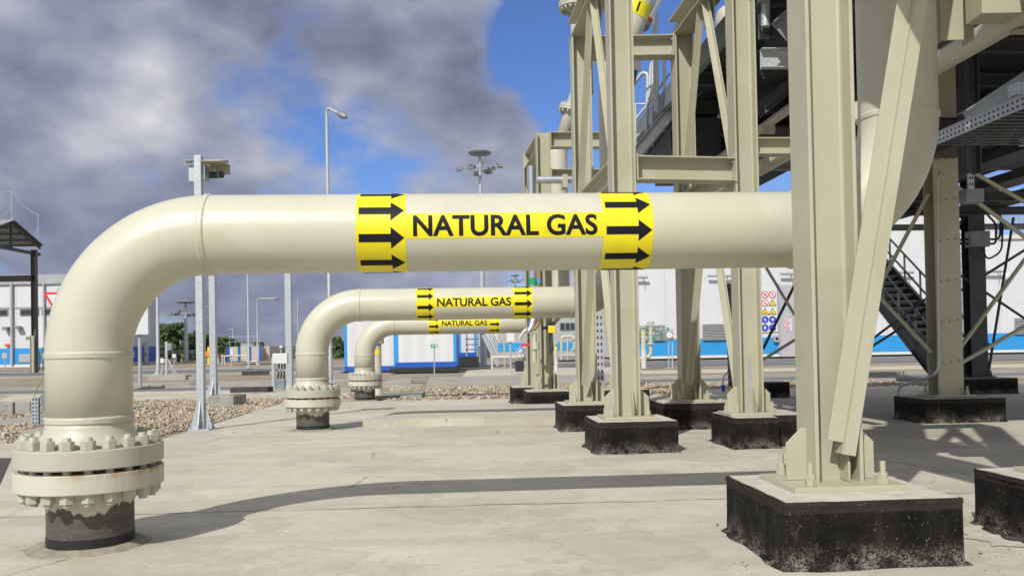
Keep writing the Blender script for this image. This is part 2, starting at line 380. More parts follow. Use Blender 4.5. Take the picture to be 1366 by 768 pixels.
# unseen bright cloud added overhead and behind the camera to fill the shadows
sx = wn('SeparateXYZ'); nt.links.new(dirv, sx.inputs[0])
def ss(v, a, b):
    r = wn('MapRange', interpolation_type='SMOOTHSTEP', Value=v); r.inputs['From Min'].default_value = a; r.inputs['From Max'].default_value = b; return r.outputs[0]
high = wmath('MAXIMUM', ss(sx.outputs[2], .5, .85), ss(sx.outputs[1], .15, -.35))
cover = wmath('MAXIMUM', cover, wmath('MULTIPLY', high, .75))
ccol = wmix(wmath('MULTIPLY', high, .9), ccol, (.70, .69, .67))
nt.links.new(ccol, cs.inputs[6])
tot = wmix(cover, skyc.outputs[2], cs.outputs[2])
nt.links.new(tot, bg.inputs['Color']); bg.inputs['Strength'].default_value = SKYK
sc.view_settings.view_transform = 'Standard'; sc.view_settings.look = 'None'
sc.view_settings.exposure = 0; sc.view_settings.gamma = 1
sc.cycles.max_bounces = 8

# ------------------------------------------------------------------ ground
def strip(name, mat, rows, dz, top=None, kind='structure'):
    """rows of (Y, Xleft, Xright); a sheet following the fall of the yard, or a slab when top is given"""
    ys = sorted({r[0] for r in rows} | {y for y in (5.3, 25.3) if rows[0][0] < y < rows[-1][0]})
    Yr = [r[0] for r in rows]
    vs = []; n = len(ys)
    for y in ys:
        l = float(np.interp(y, Yr, [r[1] for r in rows])); r = float(np.interp(y, Yr, [r[2] for r in rows]))
        vs += [(l, y, gz(y)+dz), (r, y, gz(y)+dz)]
    mb = MB(); fs = [(2*i, 2*i+1, 2*i+3, 2*i+2) for i in range(n-1)]
    if top is not None:
        m = len(vs); vs += [(x, y, z-top) for x, y, z in vs]
        fs += [(m+2*i, m+2*i+2, m+2*i+3, m+2*i+1) for i in range(n-1)]
        fs += [(2*i, 2*i+2, m+2*i+2, m+2*i) for i in range(n-1)]+[(2*i+1, m+2*i+1, m+2*i+3, 2*i+3) for i in range(n-1)]
        fs += [(0, m, m+1, 1), (2*n-2, 2*n-1, m+2*n-1, m+2*n-2)]
    mb.add(vs, fs); o = mb.build(name, mat); o['kind'] = kind
    return o
strip('ground', M['earth'], [(-60, -900, 900), (100, -900, 900), (2600, -2600, 2600)], -.10)
strip('grassland', M['grass'], [(112, -800, 800), (2590, -2590, 2590)], -.06)
pe = G(235, 580); pl = lambda Y: pe.x+(Y-pe.y)*V.x/V.y
strip('concrete_yard', M['conc'], [(-12, -16, 16), (12.35, -16, 16), (12.351, pl(12.35), 16), (21.6, pl(21.6), 16), (21.601, 4.6, 24), (24.5, 4.7, 24)], 0, .16)
# joints scored across the yard slab
for i, (a, b) in enumerate([(G(0, 690), G(1366, 655)), (G(700, 566), G(1366, 600)), (G(1130, 605), G(1330, 640))]):
    mb = MB(); d = (b-a); n = 60; wv = Vector((-d.y, d.x, 0)).normalized()*.006; vs = []
    for q in range(n+1):
        p = a+d*(q/n); p.z = gz(p.y)+.003; j = wv.normalized()*random.gauss(0, .012)
        ww = wv*random.uniform(.4, 1.6); vs += [p+j-ww, p+j+ww]
    mb.add(vs, [(2*q, 2*q+1, 2*q+3, 2*q+2) for q in range(n)]); struct('slab_joint', mb, plain('joint_filler', (.20, .185, .16), .95) if i == 0 else bpy.data.materials['joint_filler'])
a, b = G(-60, 612), G(17, 645)
strip('asphalt_patch', M['darkasph'], [(b.y, -12, b.x-.12), (a.y, -14, G(14, 611).x)], .004)
# gravel under the pebbles and further sheets
strip('gravel_bed', M['gravel'], [(12.35, -18, pl(12.35)-.01), (21.6, -24, pl(21.6)-.01), (21.601, -24, 4.58), (24.2, -24, 4.65)], -.05)
strip('gravel_bed', M['gravel'], [(24.52, -4.9, 24), (29, -4.9, 24)], -.05)
strip('road', M['asph'], [(29, -90, -5.2), (34, -90, -5.6)], -.075)
strip('road', M['asph'], [(29, 4.6, 60), (34, 4.6, 60)], -.075)
strip('gravel_strip', M['gravel'], [(29.01, -5.15, 4.55), (34, -5.5, 4.55)], -.06)
strip('gravel_strip', M['gravel'], [(34.4, -90, 60), (52, -110, 70)], -.06)
strip('road', M['asph'], [(52, -120, 90), (67, -150, 110)], -.04)
strip('gravel_strip', M['gravel'], [(67.3, -150, 110), (110, -200, 200)], -.045)
strip('kerb', M['conc2'], [(34, -90, -4), (34.35, -90, -4)], .05, .2)
strip('kerb', M['conc2'], [(34, 4.6, 60), (34.35, 4.6, 60)], .05, .2)
strip('kerb', M['conc2'], [(28.7, -30, -5.4), (29, -30, -5.4)], .04, .2)
strip('kerb', M['conc2'], [(28.7, 4.6, 40), (29, 4.6, 40)], .04, .2)
strip('kerb', M['conc2'], [(67, -120, 10), (67.3, -120, 10)], .09, .2)
strip('kerb', M['conc2'], [(51.6, -110, 0), (52, -110, 0)], .07, .2)
strip('pavement', M['conc'], [(24.2, -14.5, -5.1), (28.7, -16.5, -6.0)], .03, .2)
strip('pavement', M['conc2'], [(29.3, -2.95, 3.6), (37.5, -3.6, 4.2)], .06, .2)
strip('kerb', M['conc2'], [(30.5, -7.5, -3.2), (31.3, -7.5, -3.3)], .03, .2)
strip('pavement', M['conc'], [(36.5, -2.2, 5), (50, -2.6, 6)], .03, .2)
strip('pavement', M['conc2'], [(36, -16, -4.2), (38, -17, -4.6)], .02, .2)
strip('pavement', M['conc'], [(40, 6, 40), (44, 6, 46)], -.02, .1)
def slab_at(px0, px1, pyf, pyb, h, mat='conc', name='concrete_slab'):
    a, b = G(px0, pyf), G(px1, pyf); c = G(px0, pyb)
    return strip(name, M[mat], [(a.y, a.x, b.x), (c.y, a.x+(c.y-a.y)*-.07, b.x+(c.y-a.y)*-.07)], h, .2)
# raised slab beside the second pipe
A0, A1 = G(484, 569.5), G(760, 566); ln = (A1.x-A0.x)
strip('raised_slab', M['conc'], [(A0.y, A0.x, A0.x+6.2), (A0.y+1.4, A0.x+.25, A0.x+6.1), (A0.y+3.4, A0.x+.55, A0.x+5.9)], .115, .17)
slab_at(27, 62, 582, 566, .09, 'conc2', 'concrete_footing'); slab_at(-30, 54, 566, 545, .02, 'conc2')
slab_at(495, 560, 531, 525, .06, 'conc2')

def pebbles(name, n, regions, smin, smax):
    """loose stones: every stone a small crumpled octahedron, one object because nobody could count them"""
    base = np.array([(1,0,0),(-1,0,0),(0,1,0),(0,-1,0),(0,0,1),(0,0,-1)], float)
    tri = np.array([(0,2,4),(2,1,4),(1,3,4),(3,0,4),(2,0,5),(1,2,5),(3,1,5),(0,3,5)])
    ar = np.array([(r[1]-r[0])*(r[3]-r[2]) for r in regions]); cnt = (n*ar/ar.sum()).astype(int)
    P = []
    for (y0, y1, x0, x1, fn), c in zip(regions, cnt):
        y = rng.uniform(y0, y1, c); x = rng.uniform(x0, x1, c)
        if fn: k_ = x < np.array([fn(q) for q in y])-.02; x, y = x[k_], y[k_]
        P.append(np.stack([x, y], 1))
    P = np.concatenate(P); N = len(P)
    s = rng.uniform(smin, smax, N)*rng.choice([1, 1, .7, 1.3, 2.0], N, p=[.3, .25, .25, .15, .05])
    zz_ = np.array([gz(q) for q in P[:, 1]])-.052+s*.35+rng.uniform(0, .03, N)
    ang = rng.uniform(0, 6.28, N); asp = rng.uniform(.6, 1, N); fl = rng.uniform(.45, .8, N)
    v = base[None]*rng.uniform(.75, 1.2, (N, 6, 1))+rng.normal(0, .15, (N, 6, 3))
    v = v*np.stack([s, s*asp, s*fl], 1)[:, None]
    ca, sa = np.cos(ang)[:, None], np.sin(ang)[:, None]
    x = v[:, :, 0]*ca-v[:, :, 1]*sa+P[:, :1]; y = v[:, :, 0]*sa+v[:, :, 1]*ca+P[:, 1:]; z = v[:, :, 2]+zz_[:, None]
    vv = np.stack([x, y, z], 2).reshape(-1, 3)
    f = (tri[None]+(np.arange(N)*6)[:, None, None]).reshape(-1, 3)
    me = bpy.data.meshes.new(name); me.vertices.add(len(vv)); me.vertices.foreach_set('co', vv.ravel())
    me.loops.add(f.size); me.loops.foreach_set('vertex_index', f.ravel().astype(np.int32))
    me.polygons.add(len(f)); me.polygons.foreach_set('loop_start', np.arange(0, f.size, 3, dtype=np.int32))
    me.update(calc_edges=True); me.polygons.foreach_set('use_smooth', np.ones(len(f), bool))
    at_ = me.attributes.new('tone', 'FLOAT', 'FACE'); at_.data.foreach_set('value', np.repeat(rng.uniform(0, 1, N), 8).astype(np.float32))
    me.materials.append(M['pebble']); o = bpy.data.objects.new(name, me); COL.objects.link(o); o['kind'] = 'stuff'
    o['label'] = 'loose tan and grey pebbles covering the ground beside the concrete yard'; o['category'] = 'gravel'
    return o
pebbles('pebble_gravel', 62000, [(12.4, 24.1, -13.5, pl(24)+.4, pl)], .015, .036)
pebbles('pebble_gravel', 42000, [(21.65, 24.1, pl(24)+.4, 4.5, None), (24.1, 29.2, -4.9, 4.5, None), (24.55, 28.9, 4.5, 12, None)], .02, .044)

M['collar'] = plain('dusty_mortar', (.30, .265, .20), .95, 0, .3, 14, .5, 40)
# ------------------------------------------------------------------ gas pipes
def wrapmap(bm, c0, r, phi0):
    """bend flat x,y lettering round a pipe running along U"""
    ys = [v.co.y for v in bm.verts]; y = min(ys)+.011
    while y < max(ys):
        bmesh.ops.bisect_plane(bm, geom=bm.verts[:]+bm.edges[:]+bm.faces[:], plane_co=(0, y, 0), plane_no=(0, 1, 0)); y += .013
    for v in bm.verts:
        p = phi0+v.co.y/r
        v.co = c0+U*v.co.x+(-V*math.cos(p)+Z*math.sin(p))*(r+v.co.z)
def from_bm(name, bm, mat, parent):
    base = Vector(parent['_base'])
    for v in bm.verts: v.co -= base
    me = bpy.data.meshes.new(name); bm.to_mesh(me); bm.free(); me.materials.append(mat)
    o = bpy.data.objects.new(name, me); COL.objects.link(o); o.parent = parent; o['_base'] = tuple(base); return o
def text_bm(body, height, width=None, fat=.0):
    cu = bpy.data.curves.new('lettering', 'FONT'); cu.body = body; cu.size = 1; cu.align_x = 'LEFT'; cu.offset = fat; cu.resolution_u = 6
    o = bpy.data.objects.new('lettering', cu); COL.objects.link(o)
    dg = bpy.context.evaluated_depsgraph_get(); me = bpy.data.meshes.new_from_object(o.evaluated_get(dg))
    bpy.data.objects.remove(o); bm = bmesh.new(); bm.from_mesh(me); bpy.data.meshes.remove(me)
    xs = [v.co.x for v in bm.verts]; ys = [v.co.y for v in bm.verts]
    sy = height/(max(ys)-min(ys)); sx = sy if width is None else width/(max(xs)-min(xs))
    for v in bm.verts: v.co = Vector(((v.co.x-min(xs))*sx, (v.co.y-(min(ys)+max(ys))/2)*sy, 0))
    return bm
def arc_band(bm, x0, x1, y0, y1, z):
    n = max(2, int((y1-y0)/.02)); rows = []
    for i in range(n+1):
        y = y0+(y1-y0)*i/n; rows.append([bm.verts.new((x0, y, z)), bm.verts.new((x1, y, z))])
    for a, b in zip(rows, rows[1:]): bm.faces.new((a[0], a[1], b[1], b[0]))
PR = .254
def gas_pipe(base_px, base_py, Y, zc, riser_px, top, marks, label, nbolt=20, tail=None):
    p = at(base_px, base_py, Y); g = Vector((p.x, Y, gz(Y)-.005)); Rb = .762
    t = thing('gas_pipe', label, 'pipe', g, 'cream natural gas pipes rising from the yard')
    c = Vector((g.x, g.y, zc))
    # length of the run: where the riser shows at riser_px
    lo, hi = 1.0, 9.0
    for _ in range(40):
        m = (lo+hi)/2
        if proj(c+U*m+Z*.9)[0] < riser_px: lo = m
        else: hi = m
    L = lo; r1 = L-Rb
    fz = g.z+.645
    path = [Vector((g.x, g.y, fz+.14)), Vector((g.x, g.y, zc-Rb))]
    path += [c+U*(Rb-Rb*math.cos(a))+Z*(-Rb+Rb*math.sin(a)) for a in np.linspace(0, math.pi/2, 26)[1:]]
    path += [c+U*(r1*.5), c+U*r1]
    path += [c+U*(r1+Rb*math.sin(a))+Z*(Rb-Rb*math.cos(a)) for a in np.linspace(0, math.pi/2, 26)[1:]]
    path += [c+U*L+Z*(top-zc)]
    if tail: path += tail(c+U*L+Z*(top-zc))
    MB().tube(path, PR, 72).build('pipe_run', M['cream'], t, weld=True)
    for q, ax in ((Vector((g.x, g.y, zc-Rb)), Z), (Vector((g.x, g.y, fz+.16)), Z), (c+U*Rb, U), (c+U*r1, U), (c+U*L+Z*Rb, Z)):
        pr = [(PR-.002, -.025), (PR+.005, -.018), (PR+.0105, -.010), (PR+.0035, 0), (PR+.010, .009), (PR+.005, .018), (PR-.002, .025)]
        MB().lathe(q, pr, 110, ax, True, .0017).build('weld_bead', M['cream'], t, weld=True)
    MB().lathe((g.x, g.y, fz), [(.318, 0), (.318, .012), (.300, .03), (.27, .075), (.256, .115), (.2535, .145)], 72).build('flange_neck', M['cream'], t, weld=True)
    uf = MB().lathe((g.x, g.y, fz-.118), [(.30, 0), (.428, 0), (.434, .006), (.434, .112), (.428, .118), (.30, .118)], 96).build('flange', M['flange'], t)
    lf = MB().lathe((g.x, g.y, fz-.262), [(.29, 0), (.428, 0), (.434, .006), (.434, .112), (.428, .118), (.29, .118)], 96).build('flange', M['rustflange'], t)
    lf['label'] = 'lower flange with rust streaks'
    MB().lathe((g.x, g.y, fz-.146), [(.31, 0), (.31, .030)], 64).build('gasket', M['rust'], t)
    for i in range(nbolt):
        a = 2*math.pi*(i+.35)/nbolt; q = Vector((g.x+.372*math.cos(a), g.y+.372*math.sin(a), 0)); ra = random.uniform(0, 1)
        b = MB(); b.tube([q+Z*(fz-.335), q+Z*(fz+.070), q+Z*(fz+.076)], [.025, .025, .021], 14)
        b.hexn(q+Z*(fz), .076, .054, ra); b.hexn(q+Z*(fz-.316), .076, .054, ra+.4)
        b.build('bolt', M['flange'], uf, .003)
    MB().lathe((g.x, g.y, g.z-.1), [(.2575, 0), (.2575, .19), (.2545, .192), (.2545, .492)], 72).build('buried_stub', M['stub'], t)
    n = 40; col = MB(); vs = []
    for i in range(n):
        a = 2*math.pi*i/n; d = Vector((math.cos(a), math.sin(a), 0)); e = .315+.05*random.random()+.05*max(0, d.dot(Vector((-.8, -.5, 0))))
        vs += [g+d*.25+Z*.03, g+d*.29+Z*(.026+.01*random.random()), g+d*e+Z*.006]
    col.add(vs, [(3*i+k_, (3*((i+1)%n))+k_, (3*((i+1)%n))+k_+1, 3*i+k_+1) for i in range(n) for k_ in (0, 1)], True)
    col.build('mortar_collar', M['collar'], t)
    # marker bands and lettering
    def u_at(px):
        lo, hi = 0.0, L
        for _ in range(40):
            m = (lo+hi)/2
            if proj(c+U*m-V*PR)[0] < px: lo = m
            else: hi = m
        return lo
    rb = PR+.0016
    mk = bmesh.new(); (b0, b1, x0, x1, b2, b3, fat) = marks
    ua = [u_at(q) for q in (b0, b1, x0, x1, b2, b3)]
    phi = R(3.2)
    for s0, s1 in ((ua[0], ua[1]), (ua[4], ua[5])): arc_band(mk, s0, s1, -math.pi*rb*.995, math.pi*rb*.995, 0)
    arc_band(mk, ua[1], ua[4], -.081, .081, 0)
    for v in mk.verts:
        pp = phi+v.co.y/rb; v.co = c+U*v.co.x+(-V*math.cos(pp)+Z*math.sin(pp))*rb
    label_o = from_bm('pipe_marker', mk, M['yellow'], t)
    tx = text_bm('NATURAL GAS', .137, ua[3]-ua[2], fat)
    for v in tx.verts: v.co.x += ua[2]; v.co.y -= .001
    wrapmap(tx, c, rb+.0014, phi); from_bm('lettering', tx, M['ink'], label_o)
    for s0, s1, off in ((ua[0], ua[1], R(-14)), (ua[4], ua[5], R(-6))):
        wd = s1-s0
        for i in range(9):
            bm = bmesh.new()
            xa, xb, xc = s0+.06*wd, s0+.70*wd, s0+.97*wd
            q = [bm.verts.new(v) for v in ((xa,-.026,0),(xb,-.026,0),(xb,.026,0),(xa,.026,0))]; bm.faces.new(q)
            q = [bm.verts.new(v) for v in ((xb,-.069,0),(xc,0,0),(xb,.069,0))]; bm.faces.new(q)
            wrapmap(bm, c, rb+.0014, off+2*math.pi*i/9); from_bm('arrow', bm, M['ink'], label_o)
    return t, c, L
zc1 = at(265, 313.5, 5.55).z
pipe1, c1, L1 = gas_pipe(121.5, 700, 5.5, zc1, 1197, 7.0, (474, 541, 551, 797, 805, 872, .026), 'nearest and largest cream gas pipe with elbow, bolted flange and NATURAL GAS marking')
zc2 = at(475, 407, 13.65).z
pipe2, c2, L2 = gas_pipe(417.5, 560, 13.6, zc2, 823, at(817, 140, 14.0).z, (555, 579, 583, 682, 685, 711, .026), 'second cream gas pipe, half the size in view, standing behind the biggest pipe',
    tail=lambda e: [e+X_*(3.2*(1-math.cos(a)))+Z*(3.2*math.sin(a)) for a in np.linspace(.04, .36, 10)]+[e+X_*(.2054+.3523*2)+Z*(1.1273+.9359*2)])
zc3 = at(520, 433.5, 22).z
pipe3, c3, L3 = gas_pipe(487, 520, 21.9, zc3, 747, 6.15, (571.5, 586, 589.5, 650, 652.5, 667, .026), 'farthest and smallest cream gas pipe under the second pipe',
    tail=lambda e: [e+(U*.8+V*.3).normalized()*(.5-.5*math.cos(a))+Z*(.5*math.sin(a)) for a in np.linspace(.1, math.pi/3, 6)]+[e+(U*.8+V*.3)*.9+Z*1.3])
# ------------------------------------------------------------------ steel frames and plinths
def plinth(px, py, Y, su, sv, h, label, skirt=True):
    """bitumen coated concrete base; px,py = where its middle meets the yard at distance Y"""
    p = at(px, py, Y); g = Vector((p.x, Y, gz(Y)))
    return plinth_g(g, su, sv, h, label, skirt)
def plinth_g(g, su, sv, h, label, skirt=True):
    t = thing('concrete_plinth', label, 'plinth', g, 'black coated concrete plinths under the steel columns')
    mb = MB(); n = 10; vs = []
    # slightly uneven cast block
    cs = [(-1,-1),(1,-1),(1,1),(-1,1)]; ring = []
    for i in range(4):
        a, b = cs[i], cs[(i+1)%4]
        for q in range(n): ring.append((a[0]+(b[0]-a[0])*q/n, a[1]+(b[1]-a[1])*q/n))
    m = len(ring); rows = [(-.06, 1.004), (.03, 1.004), (h*.45, 1.0), (h-.028, 1.0), (h-.026, 1.006), (h, 1.004)]
    for zz_, k_ in rows:
        for x, y in ring:
            j = random.gauss(0, .0022); vs.append(g+U*(x*su/2*k_+j)+V*(y*sv/2*k_+j)+Z*zz_)
    fs = [(i*m+q, i*m+(q+1)%m, (i+1)*m+(q+1)%m, (i+1)*m+q) for i in range(len(rows)-1) for q in range(m)]
    fs.append(tuple(range((len(rows)-1)*m, len(rows)*m))); mb.add(vs, fs)
    mb.build('block', M['bitumen'], t, .006)
    MB().prism([g+U*(x*(su/2-.012+random.gauss(0,.004)))+V*(y*(sv/2-.012+random.gauss(0,.004)))+Z*(h-.01) for x, y in ring], Z*.0135).build('grout_top', M['grout'], t)
    if skirt:
        vs = []
        for x, y in ring:
            e = .025+.015*random.random()+.035*max(0, math.sin(x*3.1+y*5.3+g.x))**2
            vs += [g+U*(x*su/2*1.0)+V*(y*sv/2*1.0)+Z*.026, g+U*(x*(su/2+e*.5))+V*(y*(sv/2+e*.5))+Z*.014, g+U*(x*(su/2+e))+V*(y*(sv/2+e))+Z*-.004]
        MB().add(vs, [(3*i+k_, 3*((i+1)%m)+k_, 3*((i+1)%m)+k_+1, 3*i+k_+1) for i in range(m) for k_ in (0, 1)]).build('bitumen_skirt', M['bitumen'], t)
    return g, h
def column(t, g, z0, z1, h=.29, b=.27, tf=.022, tw=.014, name='column', plate=.66, wing=True, rot=False, mat='steel'):
    A, B = (U, V) if not rot else (V, U)
    o = MB().hbeam(g+Z*z0, Vector((g.x, g.y, z1)), h, b, tf, tw, A).build(name, M[mat], t, .003)
    pl_ = MB().ubox(g+Z*(z0+.016), plate, plate*.86, .032).build('base_plate', M[mat], o, .004)
    if wing:
        for s in (-1, 1):
            x0, x1 = s*h/2, s*(h/2+.125)
            pts = [(x0, .034), (x1, .034), (x1, .25), (x0+s*.03, .34), (x0, .34)]
            MB().prism([g+A*x+B*.006+Z*(z0+z_) for x, z_ in pts], B*-.014).build('stiffener', M[mat], o, .002)
        MB().prism([g+A*.055-B*(.014/2)+Z*(z0+.034), g+A*.055-B*(b/2-.01)+Z*(z0+.034), g+A*.055-B*(b/2-.01)+Z*(z0+.14), g+A*.055-B*.04+Z*(z0+.32), g+A*.055-B*.007+Z*(z0+.32)], A*.012).build('stiffener', M[mat], o, .002)
    for sx in (-1, 1):
        for sy in (-1, 1):
            q = g+A*(sx*(h/2+.07))+B*(sy*plate*.33)+Z*(z0+.032); mb = MB()
            mb.hexn(q, .055, .036, random.random()); mb.hexn(q+Z*.036, .05, .03, random.random()); mb.tube([q, q+Z*.13], .0165, 12)
            mb.build('anchor_bolt', M[mat], o, .002)
    return o
# first frame: the big column at the right and its twin at the frame edge
PC = [at(1127, 748, 5.09), at(1470, 720, 5.3)]
gA = [Vector((at(1112, 640, 5.10).x, 5.10, 0)), None]; gA[1] = gA[0]+U*1.66
for g, lb in zip(gA, ('largest black plinth in front, under the nearest steel column', 'black plinth cut off by the right edge of the picture, ash grey top')):
    plinth_g(Vector((g.x, g.y, gz(g.y)))+U*.0, .98, .98, .355, lb)
fa = thing('pipe_rack_frame', 'nearest cream steel frame with one thick column and slanting brace before the pipe', 'steel frame', gA[0]+Z*.36, 'cream steel frames over the pipes')
ZA = 6.6
for g in gA: column(fa, g+V*.045, .357, ZA, .285, .27)
MB().hbeam(gA[0]+Z*(ZA+.16), gA[1]+Z*(ZA+.16), .3, .3, .02, .012, Z).build('beam', M['steel'], fa, .003)
BL = [(.012,-.09),(.012,-.005),(.022,-.005),(.022,.0),(0,.0),(-.08,0),(-.08,-.008),(0,-.008),(0,-.09)]
BRT = [(0,.001),(.022,.001),(.022,.005),(.012,.005),(.012,.09),(0,.09),(0,.008),(-.08,.008),(-.08,.001)]
b0 = gA[0]+U*.0-V*.11+Z*.60; b1 = gA[0]+U*1.13-V*.11+Z*(ZA-.05)
MB().prof(b0+(b1-b0)*.004, b1, BL, -V).prof(b0-(b1-b0)*.007, b1, BRT, -V).build('brace', M['steel'], fa, .002)
MB().prof(gA[1]-U*.045-V*.12+Z*.60, gA[1]-U*.62-V*.12+Z*(ZA-.05), BL, -V).prof(gA[1]-U*.045-V*.12+Z*.56, gA[1]-U*.62-V*.12+Z*(ZA-.05), BRT, -V).build('brace', M['steel'], fa, .002)
for z_ in (4.32, 4.86): MB().hbeam(gA[0]-V*.1+Z*z_, gA[0]-V*5.2+Z*z_, .34, .28, .02, .012, Z).build('beam', M['steel'], fa, .003)  # unseen beams added above the view to shade the pipe riser
# second frame: four columns tied together, carrying beams at two levels
def gcol(px, py, Y):
    p = at(px, py, Y); return Vector((p.x, Y, gz(Y)))
gB = [gcol(836, 548, 10.25), gcol(999, 545, 10.5), gcol(783, 533, 13.0), gcol(920, 531, 13.0)]
plinth_g(gB[0]+U*.03, .93, .93, .36, 'black plinth under the column right of the NATURAL GAS marking, nearest of the middle row')
plinth_g(gB[1]-U*.07, .52, .93, .36, 'black plinth with a narrow gap beside a smaller black block')
plinth_g(gB[1]+U*.42+V*.12, .40, .86, .37, 'small black block close against the right side of another plinth', False)
plinth_g(gB[2]+U*.03, .92, .92, .38, 'black plinth half hidden behind the plinth under the marking')
plinth_g(gB[3]+U*.0, 1.02, .92, .38, 'black plinth in the middle back between the two front middle columns')
ZB = 5.86
fb = thing('pipe_rack_frame', 'tall cream steel frame of four columns with beams at two levels and crossed braces', 'steel frame', gB[0]+Z*.36, 'cream steel frames over the pipes')
for i, g in enumerate(gB): column(fb, g, .365 if i < 2 else .385, ZB+gz(g.y)*0, .285, .27, plate=.62)
def beam(t, a, b, z, h=.30, w_=.26, cut=.15):
    d = (b-a); d.z = 0; d = d.normalized()
    p, q = Vector((a.x, a.y, z))+d*cut, Vector((b.x, b.y, z))-d*cut
    o = MB().hbeam(p, q, h, w_, .018, .011, Z).build('beam', M['steel'], t, .003)
    s = d.cross(Z)
    for e, k_ in ((p, 1), (q, -1)):
        MB().box(e+d*k_*.006, .018, w_+.03, h+.03, d, s, Z).build('end_plate', M['steel'], o, .002)
        for sy in (-1, 1):
            for sz in (-.32, .32): MB().hexn(e+d*k_*.015+s*(sy*w_*.3)+Z*(sz*h), .036, .022, .3, d*k_).build('bolt', M['steel'], o)
    return o
beam(fb, gB[0], gB[1], 3.30, .285, .26, .146)
beam(fb, gB[2], gB[3], 5.70, .31, .26, .146)
for a, b in ((gB[0], gB[2]), (gB[1], gB[3])):
    beam(fb, a, b, 3.30, .285, .24, .175)
    d = (a-b).normalized()
    e = a+d*1.4
    MB().hbeam(Vector((b.x, b.y, ZB+.155))-d*.2, Vector((e.x, e.y, ZB+.155)), .31, .30, .02, .012, Z).build('beam', M['steel'], fb, .003)
    m = (a+b)/2
    for zt, zl in ((ZB-.02, 3.47), (3.14, .62)):
        for q in (a, b):
            s = (q-m); s.z = 0; s = s.normalized()
            top = Vector((m.x, m.y, zt))+s*.10-U*.03; bot = Vector((q.x, q.y, zl))-s*.20-U*.03
            MB().tee(top, bot, .15, .085, .012, -U).build('brace', M['steel'], fb, .002)
        MB().prism([Vector((m.x, m.y, zt+.02))+V*x+U*.02+Z*z_ for x, z_ in ((-.26, 0), (.26, 0), (.20, -.30), (.05, -.52), (-.05, -.52), (-.20, -.30))], U*.014).build('gusset', M['steel'], fb, .002)
MB().hbeam(gB[1]+U*.146+Z*3.62, gB[1]+U*1.9+Z*3.62, .20, .2, .014, .01, Z).build('beam', M['steel'], fb, .002)
# third frame far behind, left
gC = [gcol(730, 516, 17.8), gcol(711, 512, 19.9)]
gC += [gC[0]+U*1.57]
plinth_g(gC[0], .92, .92, .36, 'black plinth under the farthest frame, beside the yellow gas detector')
plinth_g(gC[1]-U*.05, .92, .92, .36, 'farthest and smallest black plinth, left of the others')
plinth_g(gC[2], .92, .92, .36, 'black plinth hidden behind the nearest middle column')
fc = thing('pipe_rack_frame', 'farthest and lowest looking cream steel frame left of the tall frame', 'steel frame', gC[0]+Z*.36, 'cream steel frames over the pipes')
for g in gC: column(fc, g, .365, 5.62, .285, .27, plate=.62)
beam(fc, gC[0], gC[2], 5.46, .31); beam(fc, gC[0], gC[2], 4.72, .26)
beam(fc, gC[0], gC[1], 5.46, .31, .24, .17); beam(fc, gC[0], gC[1], 4.72, .26, .2, .17)
MB().tee(gC[0]+U*1.45+Z*.7, gC[0]+U*.75+Z*4.6, .14, .08, .012, -V).build('brace', M['steel'], fc)
# overhead pipework
def pipe_thing(name, label, cat, path, r, mat='cream', extra=(), group=None, n=28):
    t = thing(name, label, cat, Vector(path[0]), group)
    MB().tube(path, r, n).build('pipe_run', M[mat], t, weld=True)
    for ex in extra: ex(t)
    return t
def fillet(pts, r, n=8):
    pts = [Vector(p) for p in pts]; out = [pts[0]]
    for a, b, c in zip(pts, pts[1:], pts[2:]):
        u, v = (a-b).normalized(), (c-b).normalized(); ang = u.angle(v); d = min(r/math.tan(ang/2), (a-b).length*.49, (c-b).length*.49)
        p, q = b+u*d, b+v*d
        for i in range(n+1):
            s = i/n; out.append(p*(1-s)**2+b*2*s*(1-s)+q*s*s)
    return out+[pts[-1]]
def flange_at(p, axis, r, th=.05, nb=12, mat='flange'):
    def f(t):
        a = Vector(axis).normalized(); p_ = Vector(p)
        o = MB().lathe(p_-a*th, [(r*.55, 0), (r*.98, 0), (r, .006), (r, th*.94), (r*.98, th), (r*.97, th*1.08), (r, th*1.14), (r, th*2), (r*.55, th*2)], 40, a).build('flange', M[mat], t)
        x = a.orthogonal().normalized(); y = a.cross(x)
        for i in range(nb):
            q = p_+(x*math.cos(i*2*math.pi/nb)+y*math.sin(i*2*math.pi/nb))*r*.84
            mb = MB(); mb.hexn(q+a*th, r*.2, r*.13, i, a); mb.hexn(q-a*th, r*.2, -r*.13, i, a); mb.tube([q-a*(th+r*.2), q+a*(th+r*.2)], r*.055, 8); mb.build('bolt', M[mat], o)
    return f
# riser with a bolted joint, top of the picture left of the tall frame
q0 = at(776, 60, 15.2); 
pipe_thing('vent_riser', 'cream pipe end with bolted flange at the top edge behind the tall frame', 'pipe',
    [Vector((q0.x, q0.y, q0.z-.9)), Vector((q0.x, q0.y, q0.z+1.3))], .19, 'cream', [flange_at(at(767, 8, 15.2), Z, .29, .05, 16)])
# sloping branch with a bolted joint above the far frame
s0, s1 = at(747, 196, 19.5), at(772, 118, 19.5)
pipe_thing('sloping_branch', 'cream sloping pipe joint with bolted flanges on top of the far frame', 'pipe', [s0, s1, s1+(s1-s0)*.5], .16, 'cream',
    [flange_at(s0+(s1-s0)*.62, s1-s0, .30, .06, 12)])
